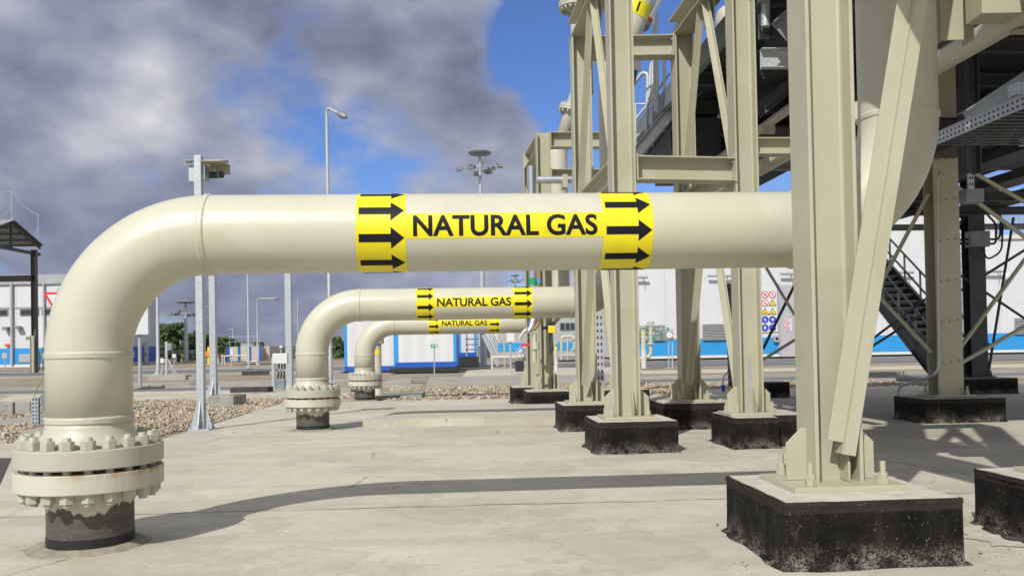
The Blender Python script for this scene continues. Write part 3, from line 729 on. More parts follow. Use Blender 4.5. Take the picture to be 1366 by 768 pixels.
# yellow number band on the second pipe, high above the frame
e2 = c2+U*L2; e2.z = at(817, 140, 14.0).z
d = Vector((.3523, 0, .9359)).normalized(); m = e2+X_*.2054+Z*1.1273+d*.40; nb = MB().tube([m-d*.12, m+d*.12], .2585, 48, False).build('number_band', M['yellow'], pipe2)
tb = text_bm('1', .17, None, .02); fx = Y_*-1; fx = (fx-d*fx.dot(d)).normalized(); rx = (d.cross(fx)); rx = rx if rx.x > 0 else -rx
for v in tb.verts:
    a = v.co.x/.26+.12; v.co = m+d*v.co.y+(fx*math.cos(a)+rx*math.sin(a))*.2605
from_bm('numeral', tb, M['ink'], nb)
# overhead pipe and beam ends at the top right
h0 = at(1238, 92, 7.0); h1 = h0-V*3.4
pipe_thing('overhead_pipe', 'cream pipe running overhead towards the camera at the top right', 'pipe', [h0+V*.8, h1], .085, 'cream')
bt = thing('hanging_support', 'cream beam ends hanging at the top right above the overhead pipe', 'bracket', at(1278, 0, 6.0))
a = at(1255, 54, 5.9); b = at(1300, 54, 5.9)
MB().chan(Vector(((a.x+b.x)/2, 5.9, a.z)), Vector(((a.x+b.x)/2, 5.9, a.z+.9)), .23, .14, .014, X_).build('hanger', M['steel'], bt, .003)
a = at(1299, 26, 5.6); b = at(1352, 12, 5.6)
MB().box(((a.x+b.x)/2, 5.6, a.z+.3), b.x-a.x, .2, .6).build('hanger', M['steel'], bt, .003)
a = at(1352, 34, 5.9)
MB().hbeam(a, a+X_*1.2, .1, .1, .01, .008, Z).build('bearer', M['steel'], bt, .002)
# ------------------------------------------------------------------ walkway platform at the right
gD = [gcol(1262, 525, 13.3), gcol(1303, 500, 20.3)]
plinth_g(gD[0]+U*.03, 1.22, .95, .36, 'black plinth at the right under the cream column with conduit')
plinth_g(gD[1]+U*.1, 1.2, .9, .36, 'black plinth in deep shade behind the column with conduit')
q = gcol(1041, 508, 20.2); plinth_g(q-U*.15, .5, .6, .36, 'small black plinth in the distance between two cream columns', False)
pf = thing('steel_platform', 'dark grey elevated walkway platform on columns at the right with rod bracing', 'platform', gD[0]+Z*.37)
def g_(u, v, z):
    o = Vector((2.55, 7.0, 0)); p = o+U*u+V*v; return Vector((p.x, p.y, z))
c7 = column(pf, gD[0], .37, 5.45, .30, .40, .02, .014, 'column', .62, False, True)
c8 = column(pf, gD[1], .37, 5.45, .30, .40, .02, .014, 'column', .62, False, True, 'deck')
mb = MB()
for z_ in np.arange(.9, 5.2, .62):
    for s in (-.12, .0, .13):
        p = gD[0]-V*.151+U*s+Z*float(z_+.1*s); mb.hexn(p, .026, .012, 0, -V)
mb.build('bolt_head', M['darkgalv'], c7)
DZ = 5.62
# deck plates laid in panels, with joists and edge channels
for i in range(5):
    for j in range(4):
        MB().ubox(g_(.75+i*1.9+.95, .2+j*3.3+1.65, DZ), 1.88, 3.28, .05).build('deck_plate', M['deck'], pf)
for j in range(9): MB().hbeam(g_(.75, .3+j*1.62, DZ-.15), g_(10.2, .3+j*1.62, DZ-.15), .22, .12, .012, .008, Z).build('joist', M['deck'], pf)
for u_ in (.72, 3.9, 7.1, 10.25): MB().chan(g_(u_, 0, DZ-.16), g_(u_, 13.5, DZ-.16), .32, .09, .012, Z).build('edge_channel', M['darkgalv'], pf)
# lower level of rack beams and cable runs
for v_, z_, h_ in ((5.2, 4.3, .2), (7.6, 4.25, .2), (9.2, 3.95, .18), (11.0, 3.95, .16), (12.9, 3.86, .13)):
    MB().hbeam(g_(1.7 if v_ > 7 else 3.4, v_, z_), g_(12, v_, z_), h_, .16, .012, .009, Z).build('cross_beam', M['darkgalv'] if v_ in (7.6, 12.9) else M['deck'], pf)
for u_, z_, v0, v1 in ((4.2, 4.05, 4.5, 13), (5.6, 4.12, 5, 13), (6.8, 4.05, 5, 13), (8.4, 4.1, 5, 13)):
    MB().chan(g_(u_, v0, z_), g_(u_, v1, z_), .16, .5, .012, Z).build('cable_run', M['deck'], pf)
for u_ in (2.3, 3.2, 4.9, 6.2, 7.5): MB().ubox(g_(u_, 9.5, 4.55), .75, 6.5, .03).build('tray_bottom', M['black'], pf)
for u_, z_, r_ in ((5.0, 4.3, .09), (6.15, 4.35, .07)): MB().tube([g_(u_, 6, z_), g_(u_, 13, z_)], r_, 14).build('service_pipe', M['darkgalv'], pf)
MB().hbeam(g_(3.6, 1.2, 4.9), g_(8.0, 6.0, 4.1), .22, .16, .014, .01, Z).build('raking_beam', M['deck'], pf)
MB().hbeam(g_(3.9, 4.2, 3.4), g_(3.9, 4.2, 5.4), .2, .2, .014, .01, U).build('hanger', M['deck'], pf)
MB().hbeam(at(1290, 160, 9.2), at(1400, 88, 9.2), .2, .18, .014, .01, Z).build('raking_beam', M['darkgalv'], pf)
# rod bracing
def rod(a, b, ya, yb, r=.032, mat='steel'): MB().tube([at(*a, ya), at(*b, yb)], r, 12).build('brace_rod', M[mat], pf)
rod((1276, 470), (1368, 345), 13.25, 13.6); rod((1278, 486), (1420, 405), 13.3, 13.9)
rod((1252, 232), (1400, 340), 13.15, 13.6); rod((1276, 217), (1420, 300), 13.2, 14.2)
rod((1243, 470), (1120, 340), 13.25, 14.0); rod((1239, 258), (1150, 425), 13.2, 14.4)
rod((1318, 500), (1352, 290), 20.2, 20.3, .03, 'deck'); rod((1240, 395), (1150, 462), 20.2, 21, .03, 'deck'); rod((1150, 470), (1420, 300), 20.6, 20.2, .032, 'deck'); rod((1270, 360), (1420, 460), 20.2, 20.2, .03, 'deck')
rod((1022, 357), (1060, 420), 20.2, 20.2, .035); rod((1060, 380), (1018, 465), 20.3, 20.3, .035, 'deck'); rod((1014, 482), (1062, 452), 20.1, 20.1, .035)
# stair hoops and posts beside the walkway
st = thing('stair_railing', 'galvanised tube railing with rounded hoops between the cream columns', 'railing', at(868, 200, 15.4))
YR = 15.4
def rl(*pts, r=.034, f=.16, nm='rail'): MB().tube(fillet([at(x, y, YR+(x-870)*-.006) for x, y in pts], f), r, 10).build(nm, M['galv'], st)
rl((838, 122), (857, 97), (864, 99), (862, 204), nm='hoop', f=.12)
rl((866, 132), (868, 88), (873, 80), (900, 46), nm='hoop', f=.12)
rl((871, 84), (870, 196), nm='post'); rl((886, 60), (886, 176), nm='post', r=.03); rl((844, 118), (844, 215), nm='post', r=.022); rl((848, 140), (848, 212), nm='post', r=.026)
rl((838, 172), (862, 142), (893, 98), r=.028); rl((838, 139), (896, 139), r=.018); rl((838, 192), (864, 170), r=.02)
rl((893, 62), (906, 26), (912, 16), (922, 4), nm='hoop', f=.15); rl((906, 28), (905, 60), nm='post', r=.03); rl((916, -6), (924, 14), r=.024, nm='post')
MB().chan(at(838, 222, 15.6), at(930, 108, 14.9), .22, .08, .01, Z).build('stringer', M['galv'], st)
MB().chan(at(842, 232, 15.7), at(934, 118, 15.0), .16, .06, .01, Z).build('stringer', M['darkgalv'], st)
MB().box(at(915, 205, 16.4), .9, 1.8, .9).build('landing_box', M['deck'], st)
# tall thin lamp tube leaning across the blue sky
lt = thing('tube_lamp', 'slanted silver tube lamp with red ring and round end cap against the sky', 'lamp', at(860, 30, 14.5))
a, b = at(864, 27, 14.5), at(892, -30, 14.5); d = (b-a).normalized()
MB().tube([a, b], .075, 20).build('tube', M['alu'], lt)
MB().tube([a-d*.03, a+d*.03], .085, 20).build('ring', M['red'], lt)
MB().lathe(a-d*.03, [(.08, 0), (.085, -.07), (.07, -.14), (.04, -.17), (0, -.18)], 20, d).build('end_cap', M['darkgalv'], lt)
MB().tube(fillet([a-d*.06-X_*.07, a-X_*.25-Z*.02, a-X_*.45-Z*.1], .1), .016, 8).build('cable', M['cable'], lt)
MB().tube([at(873, -30, 14.9), at(876, 150, 14.9)], .05, 12).build('support_post', M['galv'], lt)
# small electrical cabinet on the railing
jb = thing('junction_box', 'white box with cables on the railing under the upper cream beam', 'junction box', at(848, 86, 14.6))
MB().box(at(848, 86, 14.6), .17, .14, .22).build('box', M['white'], jb, .006)
for i in (-1, 0, 1): MB().tube(fillet([at(847+i*2, 94, 14.6), at(846+i*2, 105, 14.6), at(843+i, 120, 14.6)], .05), .012, 6).build('cable', M['cable'], jb)
# grey landing between the tall frame and the big column
ld = thing('grating_landing', 'grey steel landing with grating beside the nearest thick column', 'landing', at(1035, 90, 10.6))
a, b = at(1014, 92, 10.6), at(1085, 92, 10.6)
MB().chan(Vector((a.x, 10.6, a.z+.11)), Vector((b.x, 10.6, b.z+.11)), .24, .1, .012, Z).build('edge_channel', M['galv'], ld)
for i in range(22): MB().box(Vector((a.x+(b.x-a.x)/2, 10.72+i*.10, a.z-.0)), b.x-a.x, .012, .05).build('grating_bar', M['deck'], ld)
MB().hbeam(Vector((a.x+.04, 10.55, a.z+.35)), Vector((a.x+.04, 10.55, a.z+1.2)), .12, .1, .01, .008, X_).build('post', M['darkgalv'], ld)
MB().box(Vector((a.x+.55, 11.0, a.z+.75)), .6, .5, .55).build('cabinet', M['deck'], ld, .01)
MB().tube([at(1021, -20, 10.4), at(1021, 36, 10.4)], .055, 14).build('conduit', M['galv'], ld)
MB().tube(fillet([at(1012, 20, 10.4), at(1014, 45, 10.4), at(1030, 46, 10.5)], .2), .016, 8).build('cable', M['cable'], ld)
MB().hbeam(at(1010, 150, 11), at(1085, 88, 11), .16, .12, .012, .009, Z).build('raking_beam', M['deck'], ld)
MB().chan(at(1040, 45, 10.2), at(1090, 0, 10.2), .3, .1, .012, Z).build('edge_channel', M['darkgalv'], ld)
# pipes running away on the brackets beside it
p = at(1032, 160, 12.0)
pipe_thing('clamped_pipe', 'thin cream pipe held by a clamp beside the thick column', 'pipe', [p-V*2.2, p+V*5], .062, 'cream', [lambda t: MB().ubox(p+V*.2-Z*.09, .16, .1, .1).build('clamp', M['steel'], t)])
p2 = at(1032, 214, 11.4)
pipe_thing('bracket_pipe', 'thicker cream pipe below the clamped one beside the thick column', 'pipe', [p2-V*2.4, p2+V*6], .10, 'cream')
p3 = at(977, 30, 13.4)
pipe_thing('round_ended_pipe', 'pale round ended pipe under the upper frame beam', 'vessel', [p3+U*.1, p3-U*.16, p3-U*.22, p3-U*.25], [.24, .24, .19, .02], 'cream')
# cabinet lights and conduit behind the brace
cd = thing('conduit_pair', 'two short galvanised conduits with looping cables behind the frame brace', 'conduit', at(950, 80, 15))
for x in (949, 955): MB().tube([at(x, 64, 15), at(x, 104, 15)], .035, 10).build('conduit', M['galv'], cd)
for k_, (x0, x1, y) in enumerate(((949, 928, 122), (955, 938, 126))):
    MB().tube(fillet([at(x0, 103, 15), at(x0, y, 15.1), at((x0+x1)/2, y+4, 15.1), at(x1, y-6, 15.2)], .3), .02, 8).build('cable', M['cable'], cd)
MB().box(at(931, 75, 15.3), .1, .1, .36).build('switch_box', M['galv'], cd, .01)
# cable tray hanging close overhead
ct = thing('cable_tray', 'perforated galvanised cable tray running overhead towards the camera at the right', 'cable tray', at(1246, 195, 7.2))
t0 = at(1243, 196, 7.3); TL = 3.6
TRP = mk_perf('perforated_tray_steel', (.46, .48, .50), 1, .055, .42, 2, (t0.z-at(1246,195,7.2).z+.03, t0.z-at(1246,195,7.2).z+.07), .009)
def tr(u_, v_, z_): return t0+U*u_-V*v_+Z*z_
for u_ in (0, .78):
    MB().chan(tr(u_, 0, .05), tr(u_, TL, .05), .10, .02 if u_ == 0 else -.02, .003, Z).build('side_rail', TRP, ct)
for i in range(36): MB().ubox(tr(.39, .05+i*.1, .008), .77, .045, .006).build('rung', M['deck'], ct)
mb = MB()
for i in range(5): mb.tube([tr(.12+i*.13, 0, .05), tr(.13+i*.13, TL*.5, .045), tr(.12+i*.13, TL, .05)], .028, 8)
mb.build('cables', M['cable'], ct)
MB().chan(tr(-.1, 1.9, .17), tr(.95, 1.9, .17), .04, .04, .003, Z).build('hanger_bar', M['darkgalv'], ct)
MB().chan(tr(-.02, 1.9, .18), tr(-.02, 1.9, 2.2), .04, .04, .003, U).build('hanger_rod', M['darkgalv'], ct)
MB().box(tr(.03, 1.1, .155), .12, .10, .09).build('clamp_box', M['galv'], ct, .006)
hp = thing('perforated_hanger', 'perforated galvanised channel hanging in the shade under the platform', 'bracket', at(1296, 250, 12.2))
a = at(1296, 252, 12.2); MB().chan(a, a+Z*1.1, .085, .04, .004, X_).build('channel', mk_perf('perforated_hanger_steel', (.46, .48, .50), 2, .09, .45, 0, (-.018, .018), .011), hp)
eb = solo('equipment_box', MB().box(at(1296, 262, 12.3), .26, .2, .2), M['darkgalv'], 'dark grey box under the perforated hanging channel', 'junction box', None, .01)
jb2 = thing('junction_box', 'grey junction box with looping black cables on the shaded column', 'junction box', at(1304, 320, 19.6))
a = at(1304, 319, 19.9); MB().box(a, .46, .24, .36).build('box', M['darkgalv'], jb2, .01)
for s in (-1, 1):
    for kk in (0, 1):
        MB().tube(fillet([a+X_*(s*.22)-Z*(.1-.1*kk), a+X_*(s*(.42+.1*kk))-Z*(.12-.1*kk), a+X_*(s*(.44+.12*kk))+Z*(.35+.2*kk), a+X_*(s*.25)+Z*(.55+.3*kk)], .25), .026, 8).build('cable', M['cable'], jb2)
MB().tube(fillet([a+X_*.1-Z*.18, a+X_*.2-Z*.5, a+X_*.55-Z*.3, a+X_*.6+Z*.4], .3), .022, 8).build('cable', M['cable'], jb2)
# conduit down the cream column and its foot
cn = thing('conduit', 'thin galvanised conduit bending off the cream column to a stub in the yard', 'conduit', G(1199, 553))
f = G(1199, 553)
pth = [f+Z*.02, at(1198, 520, f.y+.05), at(1203, 514, f.y+.2), at(1246, 500, 13.05), at(1252, 490, 13.05), at(1250, 240, 13.05)]
MB().tube(fillet(pth, .16), .019, 10).build('tube', M['galv'], cn)
MB().tube([f, f+Z*.16], .036, 12).build('foot', M['signblue'], cn)
# dark stair going down at the right
sr = thing('steel_stair', 'dark steel stair with handrails descending to the right behind the slanted brace', 'stair', G(1262, 512))
SA, SB = at(1135, 352, 30.6), at(1263, 513, 24.0)
for u_ in (0, 1.25):
    o_ = U*u_
    MB().chan(SA+o_, SB+o_, .48, .09, .012, Z).build('stringer', M['black'], sr)
    for h_ in (.55, 1.1): MB().tube([SA+o_+Z*h_, SB+o_+Z*h_], .035, 10).build('handrail', M['black'], sr)
    for i in range(6):
        p = SA+(SB-SA)*((i+.4)/6)+o_; MB().tube([p, p+Z*1.1], .035, 8).build('handrail_post', M['deck'], sr)
sn = (SB-SA).cross(U).normalized(); sn = sn if sn.z > 0 else -sn
MB().prism([SA-sn*.16+U*.02, SB-sn*.16+U*.02, SB-sn*.16+U*1.23, SA-sn*.16+U*1.23], sn*.03).build('soffit', M['black'], sr)
for i in range(17):
    p = SA+(SB-SA)*((i+.5)/17)+U*.63+Z*.06; MB().ubox(p, 1.2, .26, .04).build('tread', M['deck'], sr)
# insulated pipe with coloured bands, valves and gas detector by the far frame
ip = thing('insulated_pipe', 'silver clad vertical pipe with green band beside the far frame', 'pipe', G(711, 520))
YI = 17.0
MB().tube([at(712, 425, YI), at(709, 222, YI)], .085, 24).build('cladding', M['alu'], ip)
MB().tube([at(711.2, 380, YI), at(710.9, 371, YI)], .0875, 24, False).build('green_band', M['green'], ip)
MB().tube(fillet([at(720, 360, YI-.1), at(719, 432, YI-.1), at(712, 440, YI-.1)], .1), .03, 10).build('rusty_line', M['rust'], ip)
MB().tube([at(719.6, 378, YI-.1), at(719.5, 371, YI-.1)], .034, 12, False).build('blue_band', M['skyblue'], ip)
MB().tube([at(716, 240, YI+.1), at(766, 240, YI+.1)], .075, 20).build('branch', M['alu'], ip)
MB().ubox(at(753, 243, YI), .10, .3, .26).build('clamp', M['steel'], ip, .006)
MB().tube([at(712, 425, YI), at(709, 437, YI-.05), at(705, 442, YI-.1)], [.085, .07, .05], 16).build('reducer', M['alu'], ip)
MB().tube(fillet([at(709, 441, YI), at(700, 440, YI), at(693, 452, YI)], .1), .035, 12).build('drain_branch', M['cream'], ip)
MB().tube([at(713, 445, YI), at(713, 482, YI)], .045, 12).build('drop_leg', M['cream'], ip)
MB().lathe(at(714, 462, YI), [(.04, -.07), (.08, -.06), (.08, .06), (.04, .07)], 16).build('valve_body', M['cream'], ip)
MB().box(at(701, 460, YI-.1), .18, .03, .05).build('valve_handle', M['red'], ip, .006)
gdv = thing('gas_detector', 'yellow gas detector with black top and dangling cable on the far frame', 'detector', at(736, 438, 17.2))
a = at(736, 437, 17.25); MB().box(a-Z*.03, .15, .12, .15).build('housing', M['hiviz'], gdv, .012); MB().box(a+Z*.085, .155, .125, .08).build('cap', M['black'], gdv, .01)
MB().tube(fillet([a-Z*.1, a-Z*.45+X_*.02, a-Z*.52-X_*.03, a-Z*.1-X_*.05], .1), .012, 8).build('cable', M['cable'], gdv)
MB().tube([a-X_*.07, a-X_*.2], .03, 10).build('sensor', M['black'], gdv)
# perforated uprights
def upright(px, pyt, pyb, Y, label, mat='darkgalv'):
    a, b = at(px, pyb, Y), at(px-(pyb-pyt)*.02, pyt, Y); b = Vector((a.x, a.y, b.z))
    t = thing('perforated_upright', label, 'upright', a)
    MB().chan(a, b, .14, .06, .006, X_).build('channel', mk_perf('perforated_upright_steel', (.46, .48, .50) if mat == 'galv' else (.12, .125, .13), 2, .12, .45, 0, (-.032, .032), .013), t)
upright(801, 420, 508, 15.5, 'pale perforated cable upright behind the two middle columns', 'galv')
upright(977, 378, 515, 16.5, 'dark perforated upright left of the tall middle right column')
stp = gB[1]; sl = thing('galvanised_strip', 'flat galvanised earthing strip on the face of the middle right column', 'strip', stp+Z*.4)
MB().ubox(stp-V*.012+U*.02+Z*.72, .035, .008, .70).build('strip', M['galv'], sl)
pk = at(720, 500, 17)
# ------------------------------------------------------------------ galvanised posts in the yard
def gal_post(px, py, pyt, wpx, label, gusset=True, name='galvanised_post', group='square galvanised posts', sunk=0):
    f = G(px, py); Y = f.y; top = at(px-(py-pyt)*.012, pyt, Y); wd = wpx*Y/F
    t = thing(name, label, 'post', f, group)
    MB().box(Vector((f.x, f.y, (f.z+top.z)/2)), wd, wd, top.z-f.z-.03).build('shaft', M['galv'], t, .006)
    MB().box(f+Z*.012, wd*3.0, wd*2.6, .024).build('base_plate', M['galv'], t)
    if gusset:
        for d in (X_, -X_, Y_, -Y_):
            s = d.cross(Z); MB().prism([f+d*wd*.5+s*.006+Z*.024, f+d*wd*1.45+s*.006+Z*.024, f+d*wd*1.4+s*.006+Z*.09, f+d*wd*.52+s*.006+Z*.46], s*-.012).build('gusset', M['galv'], t)
        for sx in (-1, 1):
            for sy in (-1, 1):
                b = MB(); q = f+X_*sx*wd*1.25+Y_*sy*wd*1.05+Z*.024; b.hexn(q, .04, .03); b.tube([q, q+Z*.055], .012, 8); b.build('anchor_bolt', M['galv'], t)
    return t, f, top, wd
cp, f, top, wd = gal_post(269, 573, 207, 9.5, 'tall square galvanised post with a camera bracket, in front of the gravel')
Yc = f.y
sc_b = thing('camera_bracket', 'perforated rail with sheltered round camera at the head of the tall galvanised post', 'camera', at(262, 220, Yc))
a, b = at(247, 217, Yc+.1), at(305, 216.5, Yc+.1)
MB().chan(a, b, .062, .05, .004, Z).build('rail', mk_perf('perforated_rail_steel', (.5, .52, .54), 0, .05, .5, 2, (a.z-at(262, 220, Yc).z,), .012), sc_b)
MB().box(at(263, 231, Yc+.115), .27, .016, .26).build('back_plate', M['galv'], sc_b)
MB().box(at(275.5, 231, Yc-.02), .012, .22, .26).build('side_plate', M['galv'], sc_b)
h0 = at(276, 219, Yc+.08); h1 = at(304, 219, Yc+.08)
MB().prism([h0+Y_*.12, h1+Y_*.12, h1-Y_*.34-Z*.02, h0-Y_*.34-Z*.02], Z*.012).build('hood', M['steel'], sc_b)
MB().prism([h0+Y_*.11-Z*.15, h1+Y_*.11-Z*.15, h1+Y_*.11, h0+Y_*.11], Y_*.01).build('hood_back', M['steel'], sc_b)
c0_, c1_ = at(279, 234, Yc), at(298, 233, Yc)
cb = MB().tube([c0_, c1_], .052, 20).build('camera_body', M['black'], sc_b)
MB().tube([c0_-X_*.02, c0_+X_*.02], .045, 20).build('lens_ring', M['alu'], sc_b)
MB().tube([c0_+(c1_-c0_)*.62, c0_+(c1_-c0_)*.76], .054, 20).build('green_ring', M['green'], sc_b)
MB().tube([c0_+(c1_-c0_)*.4+Z*.05, c0_+(c1_-c0_)*.4+Z*.11], .014, 8).build('stem', M['galv'], sc_b)
bl = G(292, 541); solo('concrete_block', MB().box(bl+Z*.08+X_*.03+Y_*.55, .62, 1.0, .30), M['conc2'], 'pale concrete block carrying the second square galvanised post', 'concrete block', None, .02)
solo('concrete_block', MB().box(G(305, 540)+Z*.09+Y_*.4+X_*.05, .09, .7, .3), M['darkasph'], 'dark right end of the pale concrete block', 'concrete block', None, .01)  # thin dark box forming the right end of the block
gal_post(285.5, 530, 300, 8.2, 'second square galvanised post, standing on a pale concrete block beside the camera post')
gal_post(386.5, 517, 300, 8.2, 'square galvanised post beside the white junction box with three cables', False)
# round lamp columns
def lamp_col(px, py, pyt, r0, label, arm=None, name='street_lamp', cat='lamp post', group='slim galvanised lamp columns', Y=None):
    f = G(px, py) if Y is None else at(px, py, Y); Y = f.y; top = at(px-(py-pyt)*.013, pyt, Y); t = thing(name, label, cat, f, group)
    hgt = top.z-f.z
    MB().tube([f+Z*.0, f+Z*.9, f+Z*.95, Vector((f.x, f.y, top.z-(.5 if arm else 0)))], [r0, r0, r0*.85, r0*.6], 14).build('column', M['galv'], t)
    MB().box(f+Z*.02, r0*4, r0*4, .04).build('base_plate', M['galv'], t)
    for d in (X_, -X_): MB().prism([f+d*r0*.8+Y_*.01, f+d*r0*2+Y_*.01, f+d*r0*.8+Y_*.01+Z*.4], Y_*-.02).build('gusset', M['galv'], t)
    if arm:
        ax, ay = arm; e = at(ax, ay, Y-.3); tp = Vector((f.x, f.y, top.z-.5))
        MB().tube(fillet([tp, tp+Z*.5, e], .6), r0*.5, 10).build('arm', M['galv'], t)
        d = (e-tp-Z*.5).normalized(); hd = MB(); hd.lathe(e-d*.05, [(.02, -.02), (.08, .05), (.12, .18), (.13, .36), (.08, .50), (.01, .54)], 18, d)
        hd.build('lamp_head', M['darkgalv'], t)
    return t
lamp_col(441, 511, 143, .105, 'tall street lamp with short arm standing up into the blue sky left of the marking', (451, 151))
lamp_col(211, 500, 300, .12, 'thick lamp column close to the end of the left building')
lamp_col(332, 491, 300, .10, 'slim lamp column in front of the beige cabin')
lamp_col(344, 487, 398, .10, 'street lamp with a long arm pointing right beside the beige cabin', (366, 398))
lamp_col(274, 482, 409, .08, 'small street lamp just showing behind the camera post', (278, 409))
lamp_col(398, 482, 395, .08, 'thin distant lamp column seen left of the second pipe')
lamp_col(311, 478, 438, .16, 'tiny distant street lamp beside the trees', (305, 440))
lamp_col(409, 480, 300, .10, 'lamp column just left of the second pipe bend') if False else None
# floodlight masts
def mast(px, py, pyt, Y, sc_, label):
    f = at(px, py, Y); f.z = gz(Y); top = at(px-(py-pyt)*.02, pyt, Y); top = Vector((f.x, f.y, top.z)); t = thing('floodlight_mast', label, 'floodlight mast', f, 'high floodlight masts')
    MB().tube([f, f+(top-f)*.5, top], [.26*sc_, .2*sc_, .12*sc_], 16).build('column', M['galv'], t)
    MB().lathe(top-Z*.05*sc_, [(.25*sc_, -.15*sc_), (.85*sc_, -.12*sc_), (.95*sc_, .0), (.7*sc_, .12*sc_), (0, .2*sc_)], 24).build('head_cover', M['darkgalv'], t)
    MB().tube([top, top+Z*.8*sc_], .02*sc_, 6).build('lightning_rod', M['galv'], t)
    cr = top-Z*1.35*sc_
    MB().tube([cr+Vector((math.cos(a_)*.9*sc_, math.sin(a_)*.9*sc_, 0)) for a_ in np.linspace(0, 2*math.pi, 19)], .05*sc_, 8).build('carriage_ring', M['galv'], t)
    for i in range(3): MB().tube([cr+Vector((math.cos(i*2.1)*.45*sc_, math.sin(i*2.1)*.45*sc_, 0)), top+Vector((math.cos(i*2.1)*.45*sc_, math.sin(i*2.1)*.45*sc_, -.1*sc_))], .03*sc_, 6).build('stay', M['galv'], t)
    for i in range(8):
        a_ = i*math.pi/4+.2; d = Vector((math.cos(a_), math.sin(a_), 0)); p = cr+d*(1.0 if i % 2 else 1.55)*sc_+Z*(.35*sc_ if i % 3 == 0 else 0)
        MB().tube([cr+d*.9*sc_, p], .04*sc_, 6).build('bracket', M['galv'], t)
        s = d.cross(Z); q = [(-.18, .10), (.34, .03), (.30, -.22), (-.08, -.16)]
        MB().prism([p+d*x*sc_+Z*z_*sc_-s*.26*sc_ for x, z_ in q], s*.52*sc_).build('floodlight', M['darkgalv'], t)
mast(645, 486, 203, 62, .9, 'tallest floodlight mast with a ring of lamps, above the NATURAL GAS marking')
mast(248.5, 484, 402, 108, 1.15, 'floodlight mast far left in front of the trees')
mast(689, 470, 367, 178, .95, 'small distant floodlight mast seen between the two upper pipes')
# ------------------------------------------------------------------ left background
def wall_box(name, x0, x1, y0, y1, z0, z1, mat, parent): return MB().box(((x0+x1)/2, (y0+y1)/2, (z0+z1)/2), x1-x0, y1-y0, z1-z0).build(name, M[mat], parent)
YL = 95.0; g0 = gz(YL)
xr = at(168, 480, YL).x; zt = at(20, 376, YL).z
lb = thing('warehouse', 'long white warehouse with blue base band and dark windows at the far left', 'building', (xr-30, YL, g0))
wall_box('wall', xr-62, xr, YL, YL+8.3, g0, zt, 'white_wall', lb)
wall_box('blue_band', xr-62.0, xr-.01, YL-.06, YL-.01, g0+.35, g0+.35+1.75, 'blue_band', lb)
wall_box('plinth_strip', xr-62, xr-.01, YL-.12, YL-.02, g0, g0+.33, 'white', lb)
wall_box('parapet', xr-62.3, xr+.2, YL-.25, YL-.02, zt-.3, zt+.75, 'roofgrey', lb)
zw0, zw1 = at(20, 421, YL).z, at(20, 412.5, YL).z
for a, b in ((-6, 11), (27, 52), (56, 84)):
    x0, x1 = at(a, 417, YL).x, at(b, 417, YL).x
    wf = wall_box('window', x0, x1, YL-.10, YL-.02, zw0, zw1, 'darkgalv', lb)
    wall_box('pane', x0+.1, x1-.1, YL-.13, YL-.105, zw0+.08, zw1-.08, 'glass', wf)
wall_box('wall_strip', xr-62, xr-.02, YL-.09, YL-.02, zw1+.1, zw1+.28, 'louvre', lb)
x = at(17, 440, YL).x; MB().tube([(x, YL-.2, g0+.3), (x, YL-.2, zt)], .16, 10).build('downpipe', M['doorgrey'], lb)
x = at(60, 440, YL).x; MB().tube([(x, YL-.2, g0+.3), (x, YL-.2, zt)], .12, 10).build('downpipe', M['doorgrey'], lb)
x0, x1 = at(26, 475, YL).x, at(41, 475, YL).x; wall_box('vent', x0, x1, YL-.16, YL-.062, at(30, 483, YL).z, at(30, 472, YL).z, 'louvre', lb)
for px_, py_ in ((8, 438), (24, 437)):
    c = at(px_, py_, YL-.4); MB().box(c, .55, .6, .35).build('camera', M['darkgalv'], lb); MB().tube([c+Y_*.4-Z*.1, c], .06, 8).build('camera_bracket', M['galv'], lb)
x0 = at(-30, 440, YL).x; y_ = at(0, 436, YL).z
c = at(11, 460, YL-.2); MB().box(c, .7, .2, .2).build('red_light', M['red'], lb)
wall_box('shaded_side_band', xr+.005, xr+.06, YL, YL+8.3, g0+.35, g0+2.1, 'navy', lb)  # same blue band, given a darker colour for the shaded side wall
dr = wall_box('door', xr+.062, xr+.10, YL+4.6, YL+5.7, g0+.1, g0+2.6, 'doorgrey', lb); MB().box((xr+.14, YL+4.8, g0+1.2), .06, .12, .3).build('handle', M['black'], dr)
# canopy at the left edge
YK = 66.0; gk = gz(YK)
cn_ = thing('canopy', 'dark open canopy with corrugated roof on a steel post at the left edge', 'canopy', (at(47, 495, YK).x, YK, gk))
pxc = at(46, 400, YK).x; ztop = at(45, 333, YK).z
MB().hbeam((pxc, YK, gk), (pxc, YK, ztop), .36, .36, .03, .02, X_).build('post', M['shedbrown'], cn_)
MB().hbeam((pxc-.02, YK-.3, gk), (pxc-.02, YK-.3, gk+2.8), .3, .2, .03, .02, X_).build('post_guard', M['steel'], cn_)
XG = pxc+.25; YA, ZAp = 63.0, at(18, 293, 63.0).z; YE0, YE1, ZE = YA-3.9, YA+3.9, at(55, 326, 66.9).z-.05
n = 60
for ye in (YE0, YE1):
    vs = []
    for i in range(n+1):
        x = XG-14*i/n; k_ = .05*(i % 2); vs += [(x, YA, ZAp+k_), (x, ye, ZE+k_), (x, YA, ZAp+k_-.04), (x, ye, ZE+k_-.04)]
    MB().add(vs, [(4*i, 4*i+1, 4*i+5, 4*i+4) for i in range(n)]+[(4*i+2, 4*i+6, 4*i+7, 4*i+3) for i in range(n)]+[(0,2,3,1)]).build('roof_sheet', M['roofgrey'], cn_)
